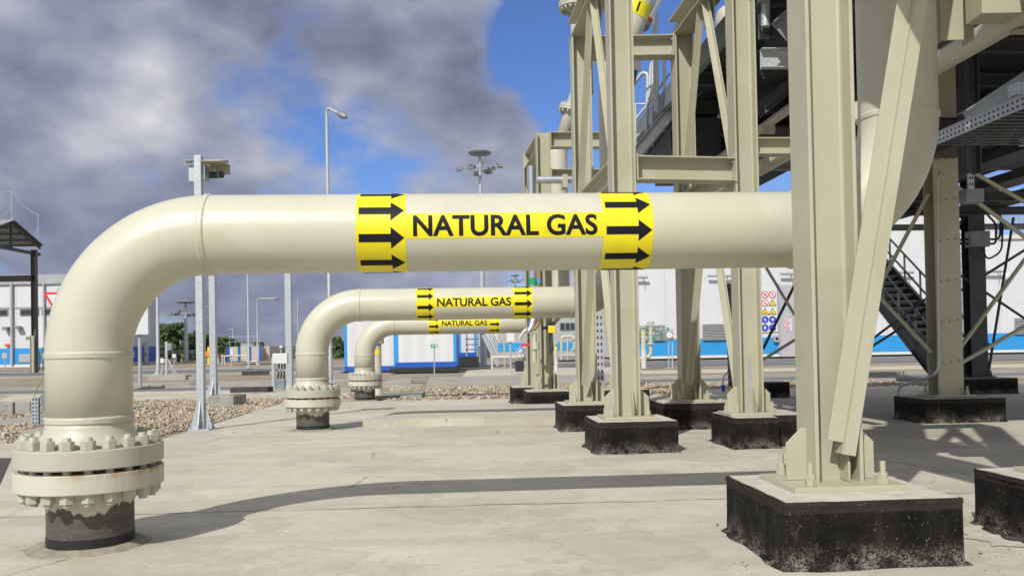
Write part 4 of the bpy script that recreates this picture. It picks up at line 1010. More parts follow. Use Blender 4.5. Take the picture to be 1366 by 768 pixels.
for k_ in range(3):
    x = pxc-k_*6.5
    for ye in (YE0, YE1): MB().hbeam((x, YA, ZAp-.2), (x, ye, ZE-.2), .26, .16, .02, .015, Z).build('rafter', M['shedbrown'], cn_)
    MB().hbeam((x, YE0, ZE-.75), (x, YE1, ZE-.75), .24, .16, .02, .015, Z).build('tie_beam', M['shedbrown'], cn_)
    MB().hbeam((x, YA, ZE-.7), (x, YA, ZAp-.2), .16, .16, .02, .015, X_).build('king_post', M['shedbrown'], cn_)
for s in (.25, .5, .75, .97):
    for ye in (YE0, YE1): MB().box((XG-7.1, YA+(ye-YA)*s, ZAp+(ZE-ZAp)*s-.09), 14, .08, .1).build('purlin', M['shedbrown'], cn_)
MB().hbeam(Vector((pxc, YK, at(45, 371, YK).z)), Vector((pxc-14, YK, at(45, 371, YK).z)), .45, .2, .03, .02, Z).build('side_beam', M['shedbrown'], cn_)
for px_, py0, py1 in ((16, 292, 254), (51, 318, 285)):
    a = at(px_, py0, YK+.5); b = at(px_, py1, YK+.5); mr = MB().tube([a, b], .035, 6).build('lightning_rod', M['galv'], cn_)
    MB().tube([a+(b-a)*.45, a-X_*(.9 if px_ < 20 else .4)], .025, 6).build('rod_stay', M['galv'], cn_)
MB().tube([at(-20, 258, YK+.5), at(16, 256, YK+.5)], .012, 6).build('catenary_wire', M['galv'], cn_)
MB().tube([at(16, 256, YK+.5), at(32, 276, YK+.5), at(51, 287, YK+.5)], .012, 6).build('catenary_wire', M['galv'], cn_)
# small posts round the canopy
def stand(px, py, pyt, label, box=None, Y=None, r_=.05, boxmat='galv', name='post_with_box', cat='post'):
    f = G(px, py); Y = f.y; top = at(px, pyt, Y); t = thing(name, label, cat, f)
    MB().tube([f, Vector((f.x, f.y, top.z))], r_, 12).build('post', M['galv'], t); MB().box(f+Z*.02, r_*4, r_*4, .04).build('base_plate', M['galv'], t)
    if box:
        x0, y0, x1, y1 = box; a, b = at(x0, y1, Y-.08), at(x1, y0, Y-.08)
        MB().box(((a.x+b.x)/2, Y-.08, (a.z+b.z)/2), b.x-a.x, .14, b.z-a.z).build('box', M[boxmat], t, .01)
    return t
stand(6.5, 493, 470, 'small grey box on a post with a low rail at the far left', (3, 471, 10, 478))
stand(42, 495, 448, 'thin galvanised post with a small light beside the canopy post', (35, 449, 43, 453), boxmat='white')
vt = thing('valve_stand', 'dark pipework cluster standing beside the canopy post', 'pipework', G(56, 493))
f = G(56, 493)
for dx, h in ((-.2, 1.6), (.1, 2.0), (.45, 1.3)): MB().tube([f+X_*dx, f+X_*dx+Z*h], .06, 8).build('riser', M['shedbrown'], vt)
MB().tube([f-X_*.3+Z*1.1, f+X_*.6+Z*1.1], .06, 8).build('crossbar', M['shedbrown'], vt)
# yield sign, seen past the pipe bend
ys = thing('yield_sign', 'white triangular give way sign with red border behind the pipe bend', 'road sign', G(78, 523)); f = G(78, 523); Y = f.y
def tri(s, off, dz=0): c = at(77, 400, Y); c.y = Y+off; return [c+X_*(-s)+Z*(s*.55+dz), c+X_*s+Z*(s*.55+dz), c-Z*(s*1.18-dz)]
MB().prism(tri(.50, -.03), Y_*.02).build('red_border', M['red'], ys); MB().prism(tri(.36, -.034), Y_*.003).build('white_field', M['white'], ys)
MB().tube([f, Vector((f.x, f.y+.03, at(78, 385, Y).z))], .035, 10).build('pole', M['galv'], ys)
# blank board
bd = thing('blank_board', 'blank white board on a round grey pole next to the large pipe', 'sign board', G(187, 517)); f = G(187, 517); Y = f.y
a, b = at(165, 446.5, Y), at(200, 410, Y); MB().box(((a.x+b.x)/2, Y-.1, (a.z+b.z)/2), b.x-a.x, .18, b.z-a.z).build('board', M['white'], bd, .004)
MB().tube([f, Vector((f.x, f.y, a.z+.3))], .062, 14).build('pole', M['galv'], bd)
# cable riser stub left of the large pipe
cr = thing('cable_riser', 'perforated galvanised cable riser stub on a concrete footing left of the large pipe', 'cable riser', G(50, 568)); f = G(50, 568); Y = f.y+.3
a = at(46.5, 566, Y); tp = at(46.5, 530, Y); z1 = tp.z
MB().chan(Vector((a.x, Y, a.z)), Vector((a.x, Y, z1)), .13, .06, .005, X_).build('channel', mk_perf('perforated_riser_steel', (.40, .43, .46), 2, .07, .4, 0, (a.x-f.x-.03, a.x-f.x+.03), .014), cr)
for i in range(5): MB().box((a.x+.15, Y+.12, a.z+.06+i*.1), .14, .2, .03).build('rung', M['darkgalv'], cr)
MB().prism([Vector((a.x+.22, Y-.02, a.z)), Vector((a.x+.26, Y-.02, a.z)), Vector((a.x+.30, Y-.02, z1+.18)), Vector((a.x+.10, Y-.02, z1+.02))], Y_*.25).build('cover', M['darkgalv'], cr)
MB().tube(fillet([Vector((a.x, Y-.04, z1-.02)), Vector((a.x+.06, Y-.04, z1+.14)), at(59, 500, Y), at(60, 480, Y+.1)], .1), .007, 6).build('earth_wire', M['bingreen'], cr)
kb = G(8, 553)
solo('kerb_block', MB().box(kb+Vector((-.12, .2, .13)), .5, .34, .28), M['conc2'], 'grey kerb block lying on the pebbles at the left edge', 'kerb block', 'loose kerb blocks', .02)
solo('kerb_block', MB().box(kb+Vector((.33, .22, .13)), .34, .34, .28), M['conc2'], 'second grey kerb block, nearer the cable riser', 'kerb block', 'loose kerb blocks', .02)
for (px_, py_, sx, lb_) in ((336, 524, 1.3, 'dark kerb block on the pebbles right of the pale concrete block'), (341, 499, 1.5, 'dark kerb block lying on sandy ground in front of the beige cabin'), (270, 507, 1.2, 'pale concrete beam lying on the gravel behind the camera post')):
    p = G(px_, py_); solo('kerb_block', MB().box(p+Z*.08, sx, .3, .22, Vector((.97, .24, 0)), Vector((-.24, .97, 0))), M['darkasph'] if 'dark' in lb_ else M['conc2'], lb_, 'kerb block', 'loose kerb blocks', .015)
# junction boxes on stands
jx = thing('junction_box', 'white junction box with three black cables into a grey box left of the second pipe', 'junction box', G(372, 521)); f = G(372, 521); Y = f.y
MB().box(f+X_*-.17+Z*.55, .10, .10, 1.1).build('post', M['galv'], jx, .006)
a, b = at(364.5, 485, Y-.1), at(384, 471, Y-.1); MB().box(((a.x+b.x)/2, Y-.1, (a.z+b.z)/2), b.x-a.x, .2, b.z-a.z).build('box', M['white'], jx, .015)
a2, b2 = at(368.5, 523, Y-.1), at(380.5, 505, Y-.1); MB().box(((a2.x+b2.x)/2, Y-.1, (a2.z+b2.z)/2), b2.x-a2.x, .2, b2.z-a2.z).build('cable_trunking', M['darkgalv'], jx, .01)
for i in range(3):
    q = at(372+i*4, 485, Y-.12); w_ = at(370.5+i*4, 505, Y-.12); MB().tube([q, q-Z*.1, w_+Z*.12+X_*.02, w_], .028, 10).build('cable', M['cable'], jx)
    MB().tube([q-Z*.17, q-Z*.24], .03, 10).build('cable_gland', M['white'], jx)
sd = thing('equipment_stand', 'grey box on a braced galvanised stand on a concrete pad left of the camera post', 'equipment stand', G(224, 505)); f = G(224, 505); Y = f.y
solo('concrete_footing', MB().box(f+X_*.1+Z*.05, 1.9, .8, .25), M['conc2'], 'pale concrete footing under the braced galvanised stand', 'concrete block', None, .02)
MB().box(f+Z*(.17+.85)-X_*.06, .11, .11, 1.7).build('post', M['galv'], sd, .006)
a, b = at(224, 467, Y-.1), at(230, 457.5, Y-.1); MB().box(((a.x+b.x)/2, Y-.12, (a.z+b.z)/2), b.x-a.x, .2, b.z-a.z).build('box', M['darkgalv'], sd, .01)
for dx in (.35, .5): MB().tube([f+X_*dx+Z*.15, f+Z*1.0], .035, 8).build('stay', M['galv'], sd)
MB().tube([f-X_*.3+Z*.15, f-X_*.24+Z*.7], .03, 8).build('stay', M['galv'], sd)
stand(217, 503, 478, 'small white box low on a post left of the braced stand', (214.5, 478, 219.5, 484), boxmat='white')
stand(232.5, 488, 472, 'small white box on a post in front of the trees', (230, 472, 235, 477), boxmat='white')
stand(309, 488, 466, 'white box on a post in front of the beige cabin', (307.5, 466, 311.5, 474), boxmat='white')
stand(375, 492, 460, 'small lamp on a post behind the white junction box', (373, 461, 377, 464), boxmat='white')
mp_ = thing('marker_post', 'bright yellow marker post with an orange box', 'marker post', G(278.5, 486)); f = G(278.5, 486)
MB().tube([f, at(278.5, 463, f.y)], .14, 12).build('post', M['hiviz'], mp_)
MB().box(at(278.5, 472, f.y-.15), .62*2, .2, .5).build('box', M['orange'], mp_)
MB().tube([at(278.5, 463, f.y), at(278.5, 461.5, f.y)], .14, 12).build('cap', M['red'], mp_)
mp2 = thing('marker_plate', 'small yellow plate on a short post by the fence', 'marker post', G(243.5, 484)); f = G(243.5, 484)
MB().tube([f, f+Z*.8], .05, 8).build('post', M['galv'], mp2); MB().box(f+Z*.95-Y_*.08, .42, .05, .28).build('plate', M['hiviz'], mp2)
# beige cabin with blue posts
YB = 88.0; gb = gz(YB); cx0, cx1 = at(304, 470, YB).x, at(348, 470, YB).x; cz = at(325, 462, YB).z
cabn = thing('beige_cabin', 'low beige cabin with blue corner posts and rooftop railings', 'building', ((cx0+cx1)/2, YB, gb))
wall_box('wall', cx0, cx1, YB, YB+6, gb+.35, cz, 'beige_cabin', cabn); wall_box('shaded_side', cx1+.01, cx1+.6, YB+1, YB+6, gb+.35, cz, 'beige_cabin', cabn)
for q in (304.5, 319, 333.5, 347.5): x = at(q, 470, YB).x; wall_box('blue_post', x-.12, x+.12, YB-.06, YB-.005, gb+.3, cz, 'navy', cabn)
wall_box('roof_unit', cx0+1.0, cx0+2.2, YB+1, YB+2, cz, cz+.35, 'roofgrey', cabn); wall_box('roof_unit', cx0+1.7, cx1-1, YB+2, YB+3, cz, cz+.25, 'roofgrey', cabn)
for q in np.arange(cx0+.1, cx1, .62): MB().tube([(q, YB+.2, cz), (q, YB+.2, cz+1.0)], .02, 5).build('railing_post', M['galv'], cabn)
for z_ in (.5, 1.0): MB().tube([(cx0, YB+.2, cz+z_), (cx1, YB+.2, cz+z_)], .02, 5).build('railing', M['galv'], cabn)
prr = thing('pipe_rail', 'low white pipe rail in front of the beige cabin', 'pipe', G(318, 486)); f = G(318, 486)
MB().tube(fillet([f-X_*1.4, f-X_*1.4+Z*.9, f+X_*.8+Z*.9, f+X_*.8+Z*.3, f+X_*2.0+Z*.3], .15), .06, 8).build('rail', M['offwhite'], prr)
for i, (px_, c_, lb_) in enumerate(((291.5, 'red', 'small red topped hydrant beyond the second galvanised post'), (297, 'galv', 'small grey valve stub beyond the second galvanised post'))):
    f = G(px_, 486); t = thing('hydrant', lb_, 'hydrant', f); MB().tube([f, f+Z*.75], .12, 10).build('stem', M['galv'], t); MB().lathe(f+Z*.75, [(.16, 0), (.18, .12), (.1, .25), (0, .28)], 14).build('cap', M[c_], t)
# perimeter fence and trees
YF = 112.0
fn = thing('mesh_fence', 'fine grey mesh fence in front of the trees', 'fence', (at(280, 480, YF).x, YF, gz(YF)))
x0, x1 = at(205, 480, YF).x, at(420, 480, YF).x; zf = at(280, 466, YF).z
for q in np.arange(x0, x1, 2.5): MB().tube([(q, YF, gz(YF)), (q, YF, zf)], .05, 6).build('post', M['darkgalv'], fn)
mb = MB(); w0 = gz(YF)+.05; vs = []
cols_ = np.arange(x0, x1, .16); rows_ = np.linspace(w0, zf-.05, 12)
for q in cols_: mb.box((q, YF, (w0+zf)/2), .016, .016, zf-w0)
for q in rows_: mb.box(((x0+x1)/2, YF, q), x1-x0, .016, .016)
mb.build('wire_mesh', M['darkgalv'], fn)
def tree(px, Y, wpx, pyt, label, dark=False):
    f = Vector((at(px, 480, Y).x, Y, gz(Y)-.1)); topz = at(px, pyt, Y).z; h = topz-f.z; rw = wpx*Y/F/2
    t = thing('deciduous_tree', label, 'tree', f, 'trees beyond the mesh fence')
    tk = MB(); tk.tube([f, f+Z*h*.3+X_*.1, f+Z*h*.75], [.28, .2, .06], 8)
    for i in range(5):
        a = random.uniform(0, 6.28); z_ = h*random.uniform(.25, .6); tk.tube([f+Z*z_, f+Vector((math.cos(a)*rw*.5, math.sin(a)*rw*.5, z_+h*.2))], [.1, .03], 6)
    tk.build('trunk', M['bark'], t)
    cl = []
    for i in range(26):
        a = random.uniform(0, 6.28); zz_ = random.uniform(.14, .95); rr_ = rw*math.sqrt(random.random())*(1-abs(zz_-.42)*1.1)
        cl.append((f+Vector((math.cos(a)*rr_, math.sin(a)*rr_, zz_*h)), random.uniform(.16, .30)*rw+.25))
    n = 3400; vs = []; fs = []
    for i in range(n):
        c, r_ = random.choice(cl); d = Vector((random.gauss(0, 1), random.gauss(0, 1), random.gauss(0, .8))).normalized()*r_*random.uniform(.55, 1.12)
        p = c+d; 
        if p.z > topz: continue
        s = random.uniform(.12, .30); n_ = (d.normalized()+Vector((random.gauss(0, .6), random.gauss(0, .6), random.gauss(0, .6)))).normalized(); u_ = n_.orthogonal().normalized(); w_ = n_.cross(u_)
        k_ = len(vs); vs += [p-u_*s, p+w_*s*.6, p+u_*s, p-w_*s*.6]; fs.append((k_, k_+1, k_+2, k_+3))
    MB().add(vs, fs).build('crown', M['leafdark' if dark else 'leaf'], t)
for a in ((222, 124, 26, 432, 'leafy tree right beside the shaded end of the left warehouse'), (238, 126, 26, 430, 'tallest leafy tree, right of the thick lamp column'), (255, 122, 24, 445, 'leafy tree directly behind the far left floodlight mast', True),
          (268, 128, 26, 441, 'leafy tree behind the camera post', True), (279, 126, 24, 446, 'leafy tree behind the yellow marker post', True), (297, 122, 22, 450, 'rounded bright green tree left of the beige cabin'), (309, 135, 24, 452, 'pale green tree rising over the left end of the beige cabin'), (322, 140, 26, 455, 'low green tree behind the beige cabin roof'), (340, 142, 26, 456, 'low green tree behind the right end of the beige cabin'),
          (368, 150, 30, 464, 'low dark tree right of the beige cabin', True), (388, 152, 26, 466, 'low dark tree behind the white junction box', True), (436, 140, 22, 452, 'green tree showing inside the bend of the second pipe'), (449, 138, 24, 449, 'green tree beside the blue edge of the white cabin'), (462, 142, 22, 455, 'green tree mostly hidden behind the white cabin', True)): tree(*a)
mb = MB(); xs = np.linspace(-1500, 1500, 90); vs = []
for i, x in enumerate(xs):
    hh = 4+4*math.exp(-((x+430)/150)**2)+2*math.sin(x*.011)+1*math.sin(x*.037+1)+.8*random.random()
    vs += [(x, 1500, -1), (x, 1560+random.uniform(0, 30), max(1, hh)), (x, 1750, -1)]
mb.add(vs, [(3*i+k_, 3*i+3+k_, 3*i+4+k_, 3*i+1+k_) for i in range(89) for k_ in (0, 1)], True); struct('hills', mb, M['hill'])
# ------------------------------------------------------------------ centre background
YP = 47.0; gp = gz(YP)
def prefab(name, x0p, x1p, y, zb, zt_px, label, corr=True, edge=.16):
    x0, x1 = at(x0p, 480, y).x, at(x1p, 480, y).x; zt_ = at(x0p, zt_px, y).z
    t = thing(name, label, 'cabin', ((x0+x1)/2, y, gz(y)), 'white prefabricated cabins with blue frames')
    wall_box('wall', x0+edge, x1-edge, y, y+2.6, zb, zt_, 'corr', t)
    wall_box('corner_post', x0, x0+edge, y-.03, y+.2, zb, zt_, 'skyblue', t); wall_box('corner_post', x1-edge, x1, y-.03, y+.2, zb, zt_, 'skyblue', t)
    wall_box('base_rail', x0+.002, x1-.002, y-.06, y-.031, zb-.02, zb+.27, 'navy', t); wall_box('roof_rail', x0+.002, x1-.002, y-.06, y-.031, zt_-.2, zt_, 'navy', t)
    wall_box('side_wall', x1-edge+.002, x1-.01, y+.201, y+2.6, zb, zt_, 'navy', t)
    wall_box('support', x0-.3, x1+.05, y-.1, y+2.5, gz(y), zb-.03, 'black', t)
    return t
prefab('white_cabin', 459.5, 529, 50.5, gp+.05, 400, 'white cabin with blue left edge, left of the corrugated one')
prefab('white_cabin', 527.5, 609, 47, gp+.29, 400, 'white corrugated cabin with bright blue corners on black supports')
prefab('white_cabin', 612, 636, 58, gp+.7, 405, 'white cabin corner with blue frame behind the galvanised stair')
ex = thing('exit_sign', 'small green emergency exit sign on a thin post in front of the white cabin', 'sign', G(579.5, 501)); f = G(579.5, 501); Y = f.y
MB().tube([f, at(579.3, 460, Y)], .03, 8).build('post', M['galv'], ex)
a, b = at(574.5, 463.8, Y-.05), at(583.5, 458.8, Y-.05); MB().box(((a.x+b.x)/2, Y-.05, (a.z+b.z)/2), b.x-a.x, .02, b.z-a.z).build('board', M['green'], ex)
m = (a+b)/2; mb = MB()
mb.prism([m+X_*-.11+Y_*-.014, m+X_*-.03+Y_*-.014-Z*.045, m+X_*-.03+Y_*-.014-Z*.018, m+X_*.04+Y_*-.014-Z*.018, m+X_*.04+Y_*-.014+Z*.018, m+X_*-.03+Y_*-.014+Z*.018, m+X_*-.03+Y_*-.014+Z*.045], Y_*.003); mb.build('arrow', M['white'], ex)
MB().box(m+X_*.10-Y_*.014, .06, .004, .11).build('doorway', M['white'], ex)
def vent(px, py, ptop, r_, label, band=True, Y=None, white_to=.45):
    f = G(px, py); Y = f.y; tp = Vector((f.x, Y, at(px, ptop, Y).z)); t = thing('vent_pipe', label, 'pipe', f, 'pale vent pipes with yellow bands')
    h = tp.z-f.z
    MB().tube([f, f+Z*h*white_to], r_*1.12, 20).build('sleeve', M['offwhite'], t); MB().tube([f+Z*h*white_to, tp], r_, 20).build('riser', M['cream'], t)
    MB().tube([f+Z*h*.80, f+Z*h*.88], r_*1.03, 20, False).build('yellow_band', M['hiviz'], t)
    MB().lathe(tp, [(r_, -.02), (r_*1.7, -.0), (r_*1.7, .06), (r_*1.62, .07), (r_*1.7, .08), (r_*1.7, .14), (r_*.5, .16)], 24).build('flange', M['flange'], t)
    return t, f, tp
vent(504.5, 529, 458, .105, 'white and cream vent pipe with yellow band right behind the smallest gas pipe')
t, f, tp = vent(859, 491, 437, .13, 'lower cream vent pipe with white sleeve in front of the warehouse louvre')
e = at(868, 470, f.y)
MB().tube(fillet([f+Z*.75, f+Z*.62+X_*.2, Vector((e.x-.1, f.y, f.z+.62)), Vector((e.x, f.y, f.z+.8)), at(868, 436, f.y)], .22), .10, 16).build('swan_neck', M['cream'], t)
for q in (459, 432): MB().lathe(at(868, q, f.y), [(.1, -.03), (.2, -.02), (.2, .12), (.1, .13)], 20).build('flange', M['flange'], t)
MB().tube([at(868, 441, f.y), at(868, 438, f.y)], .104, 16, False).build('yellow_band', M['hiviz'], t)
vent(741.5, 496, 459, .10, 'short vent pipe with yellow band under the gas detector')
ms = thing('manifold_stand', 'gauge manifold with small valves on two galvanised legs by the warehouse wall', 'manifold', G(894, 492)); f = G(894, 492); Y = f.y
for q in (892, 897): MB().tube([G(q, 492), at(q, 452, Y)], .035, 8).build('leg', M['galv'], ms)
for i, q in enumerate((440, 446, 452)):
    MB().tube([at(848, q, Y), at(900, q-1, Y)], .03, 8).build('manifold_pipe', M['galv'], ms)
    for j in range(5): MB().lathe(at(853+j*9.5, q-1, Y-.05), [(.02, -.08), (.07, -.05), (.07, .06), (.02, .1)], 10).build('valve', M[['galv', 'green', 'darkgalv'][(i+j) % 3]], ms)
MB().box(at(890, 448, Y), .55, .2, .5).build('gauge_box', M['darkgalv'], ms, .03); MB().lathe(at(893, 447, Y-.12), [(.16, 0), (.16, .05), (.12, .06)], 18, -Y_).build('gauge', M['white'], ms)
# galvanised stair and its surroundings
YG = 54.0; gg = gz(YG)
gs = thing('galvanised_stair', 'galvanised outdoor stair with white side panel and stout mast base', 'stair', at(650, 490, YG))
for i, q in enumerate((452, 459.5, 466)): MB().box(at(629.5, q, YG), .75, .9, .09).build('tread', M['darkgalv'], gs)
for q in (622.5, 637): MB().box(at(q, 455, YG), .07, .9, 1.9).build('upright', M['galv'], gs)
for dy in (0, .9):
    MB().chan(at(645, 446, YG+dy), at(665, 487, YG+dy), .3, .08, .012, Z).build('stringer', M['galv'], gs)
    for o_ in (14, 20, 26): MB().tube([at(645, 446-o_, YG+dy), at(665, 487-o_, YG+dy)], .025, 6).build('handrail', M['galv'], gs)
for i in range(7): MB().box(at(647+i*2.7, 449+i*5.6, YG+.45), .28, .9, .04).build('tread', M['darkgalv'], gs)
a, b = at(649.5, 478, YG+1.2), at(664, 440, YG+1.2); MB().box(((a.x+b.x)/2, YG+1.2, (a.z+b.z)/2), b.x-a.x, .06, b.z-a.z).build('side_panel', M['white'], gs)
MB().tube([at(668, 400, YG-6), at(665, 481, YG-6)], .05, 8) if False else None
gb_ = G(633.5, 486)
bn = thing('wheelie_bin', 'green plastic bin with sloping sides beside a black cabinet', 'bin', gb_)
a = gb_; MB().prism([a+X_*-.17+Y_*.0, a+X_*.17, a+X_*.23+Z*.84, a+X_*-.23+Z*.84], Y_*.5).build('body', M['bingreen'], bn, .02)
MB().box(a+Z*.87+Y_*.25, .52, .58, .06).build('lid', M['bingreen'], bn, .02)
for s in (-1, 1): MB().tube([a+X_*s*.2+Y_*.52+Z*.09, a+X_*s*.26+Y_*.52+Z*.09], .09, 14).build('wheel', M['black'], bn)
a = G(624.5, 486); bc = thing('black_cabinet', 'black metal cabinet with grey edge next to the green bin', 'cabinet', a)
MB().box(a+Z*.41+Y_*.3, .40, .55, .82).build('body', M['black'], bc, .01); MB().box(a+Z*.41+Y_*.0-X_*.16, .05, .02, .78).build('door_edge', M['galv'], bc)
wp = thing('white_pipe', 'thin white pipe with yellow band bending along the raised slab', 'pipe', G(656.5, 493)); f = G(656.5, 493)
MB().tube(fillet([f, Vector((f.x, f.y, at(656, 476, f.y).z)), at(694, 475.5, f.y)], .2), .055, 12).build('run', M['offwhite'], wp)
a = at(659.5, 476, f.y); MB().tube([a-X_*.06, a+X_*.06], .06, 12, False).build('yellow_band', M['hiviz'], wp)
MB().lathe(at(693, 475.5, f.y), [(.05, -.1), (.13, -.08), (.13, .08), (.05, .1)], 14, X_).build('valve', M['cream'], wp)
f = G(673, 491); solo('cream_post', MB().box(Vector((f.x, f.y, f.z+1.6)), .1, .1, 3.2), M['steel'], 'plain cream square post between the galvanised stair and a white box', 'post')
stand(681.5, 499, 444, 'white box with keyhole on a round post left of the far frame', (676, 443, 686, 456), boxmat='white')
vs_ = thing('valve_cluster', 'dark small valves and rails on thin legs near the red handle', 'valve', G(699, 494)); f = G(699, 494); Y = f.y
for q in (697.5, 701): MB().tube([G(q, 494), at(q, 455, Y)], .03, 8).build('leg', M['galv'], vs_)
for i in range(7): MB().lathe(at(696+random.uniform(-2, 6), 463+i*3, Y), [(.03, -.1), (.11, -.06), (.11, .06), (.03, .1)], 10, random.choice([X_, Z, Y_])).build('valve', M[random.choice(['darkgalv', 'galv', 'shedbrown'])], vs_)
for q in (0, 4, 8): MB().tube([at(688, 468+q, Y+1), at(699, 459+q, Y+1)], .025, 6).build('rail', M['galv'], vs_)
solo('black_block', MB().box(at(693, 488, 40)+Z*0, .4, .4, .5), M['black'], 'small black concrete block beside the white box post', 'block', None, .02)
# workshop far behind the frames
YW2 = 92.0; gw2 = gz(YW2); x0, x1 = at(650, 470, YW2).x, at(836, 470, YW2).x
wk = thing('workshop', 'grey far workshop with blue band and a strip window between the frames', 'building', ((x0+x1)/2, YW2, gw2))
zt2 = at(740, 404, YW2).z
wall_box('wall', x0, x1, YW2, YW2+12, gw2, zt2, 'louvre', wk); zb0, zb1 = at(700, 468, YW2).z, at(700, 457, YW2).z
wall_box('blue_band', x0, x1, YW2-.05, YW2-.005, zb0, zb1, 'blue_band', wk)
a, b = at(747, 440.5, YW2), at(767, 430, YW2); wf = wall_box('window', a.x, b.x, YW2-.1, YW2-.02, a.z, b.z, 'darkgalv', wk); 
for i in range(3): w_ = (b.x-a.x)/3; wall_box('pane', a.x+w_*i+.06, a.x+w_*(i+1)-.06, YW2-.14, YW2-.105, a.z+.08, b.z-.08, 'glass', wf)
wall_box('roof_edge', x0-.2, x1+.2, YW2-.2, YW2+.2, zt2, zt2+.4, 'roofgrey', wk)
rk = thing('pipe_loop', 'cream pipe loop with valves on a low rack between two cream columns', 'pipework', G(758, 487)); f = G(758, 487); Y = f.y
MB().tube(fillet([at(749, 480, Y), at(749, 449, Y), at(766, 448, Y), at(766, 474, Y)], .25), .09, 12).build('loop', M['cream'], rk)
MB().tube([at(757, 480, Y), at(757, 449, Y)], .06, 10).build('leg', M['cream'], rk); MB().tube([at(746, 474, Y), at(770, 474, Y)], .08, 10).build('header', M['flange'], rk)
for q in (452, 466): MB().lathe(at(765, q, Y), [(.09, -.1), (.17, -.07), (.17, .07), (.09, .1)], 14).build('valve', M['flange'], rk)
MB().box(at(758, 481, Y), 1.3, .5, .12).build('rack_base', M['black'], rk)
# ------------------------------------------------------------------ warehouse behind the frames
YW = 70.0; gw = gz(YW); wx0, wx1 = at(836, 480, YW).x, at(1335, 480, YW).x; wx2 = wx1+30
WZ = 11.2
wh = thing('warehouse', 'big white clad warehouse with blue base band behind the steel frames', 'building', ((wx0+wx1)/2, YW, gw))
wall_box('wall', wx0, wx1, YW, YW+25, gw+.1, WZ, 'white_wall', wh); wall_box('lower_wing', wx1+.01, wx2, YW, YW+25, gw+.1, 9.2, 'white_wall', wh)
wall_box('blue_band', wx0, wx2, YW-.05, YW-.005, .24, 1.58, 'blue_band', wh); wall_box('drip_strip', wx0, wx2, YW-.09, YW-.006, gw+.12, .22, 'white', wh)
wall_box('shadow_strip', wx0, wx2, YW-.04, YW-.004, gw, gw+.11, 'black', wh); wall_box('roof_edge', wx1+.02, wx2, YW-.2, YW, 9.21, 9.55, 'offwhite', wh)  # black strip painted in for the shadow gap under the wall
def wrect(px0, py0, px1, py1): a, b = at(px0, py1, YW), at(px1, py0, YW); return a.x, b.x, a.z, b.z
for r_ in ((849, 433, 886, 455), (937, 431, 973, 454), (1353, 423, 1400, 446)):
    a, b, c, d = wrect(*r_); lo = wall_box('louvre', a, b, YW-.16, YW-.06, c, d, 'louvre', wh)
    n = 11
    mb = MB()
    for i in range(n): q = c+(d-c)*(i+.5)/n; mb.box(((a+b)/2, YW-.21, q), b-a, .11, .025, X_, Vector((0, .8, .6)), Vector((0, -.6, .8)))
    mb.build('slats', M['louvre'], lo)
for q0, q1, y_ in ((847, 864, 369.5), (944, 976, 367.5), (1041, 1062, 365), (1188, 1219, 363), (1309, 1340, 361.5)):
    a = at(q0, y_, YW-.5); b = at(q1, y_, YW-.5); lo = MB().tube([a, b], .11, 12).build('wall_lamp', M['louvre'], wh)
    q = b-X_*.35; MB().tube([q, q+Y_*.5+Z*.1], .035, 6).build('bracket', M['darkgalv'], lo); MB().tube([q, q-Z*.55], .03, 6).build('cable', M['darkgalv'], lo)
a, b, c, d = wrect(1042, 380, 1064, 480.5); dr = wall_box('door', a, b, YW-.12, YW-.051, gw+.1, d, 'doorgrey', wh)
wall_box('frame', a-.2, a, YW-.14, YW-.05, gw+.1, d+.15, 'louvre', dr)
a, b, c, d = wrect(1031, 447, 1038, 456); wall_box('wall_phone', a, b, YW-.35, YW-.06, c, d, 'louvre', wh); MB().lathe(Vector(((a+b)/2, YW-.36, (c+d)/2)), [(.12, 0), (.12, .04), (.02, .05)], 14, -Y_).build('lens', M['black'], wh)
MB().lathe(at(1342, 369, YW-.1), [(.3, 0), (.3, .15), (.2, .25), (0, .3)], 16, -Y_).build('round_lamp', M['white'], wh)
ldr = MB().tube([at(1274, 300, YW-.5), at(1277, 468, YW-.5)], .05, 6).build('ladder', M['galv'], wh)
MB().tube([at(1283, 300, YW-.5), at(1286, 468, YW-.5)], .05, 6).build('ladder_rail', M['galv'], ldr)
for i in range(26): MB().tube([at(1274.2+i*.11, 305+i*6.2, YW-.5), at(1283.2+i*.11, 305+i*6.2, YW-.5)], .03, 6).build('rung', M['galv'], ldr)
for i in range(9): 
    c = at(1279+i*.15, 300+i*13, YW-1.0); MB().tube([c+Vector((math.cos(a_)*.5, math.sin(a_)*.5, 0)) for a_ in np.linspace(0, 2*math.pi, 13)], .025, 6).build('cage_hoop', M['galv'], ldr)
for q in np.arange(wx1+.3, wx1+14, 1.5): MB().tube([(q, YW+.4, 9.5), (q, YW+.4, 10.9)], .05, 6).build('roof_railing_post', M['galv'], wh)
for z_ in (10.2, 10.9): MB().tube([(wx1+.3, YW+.4, z_), (wx1+14, YW+.4, z_)], .04, 6).build('roof_railing', M['galv'], wh)
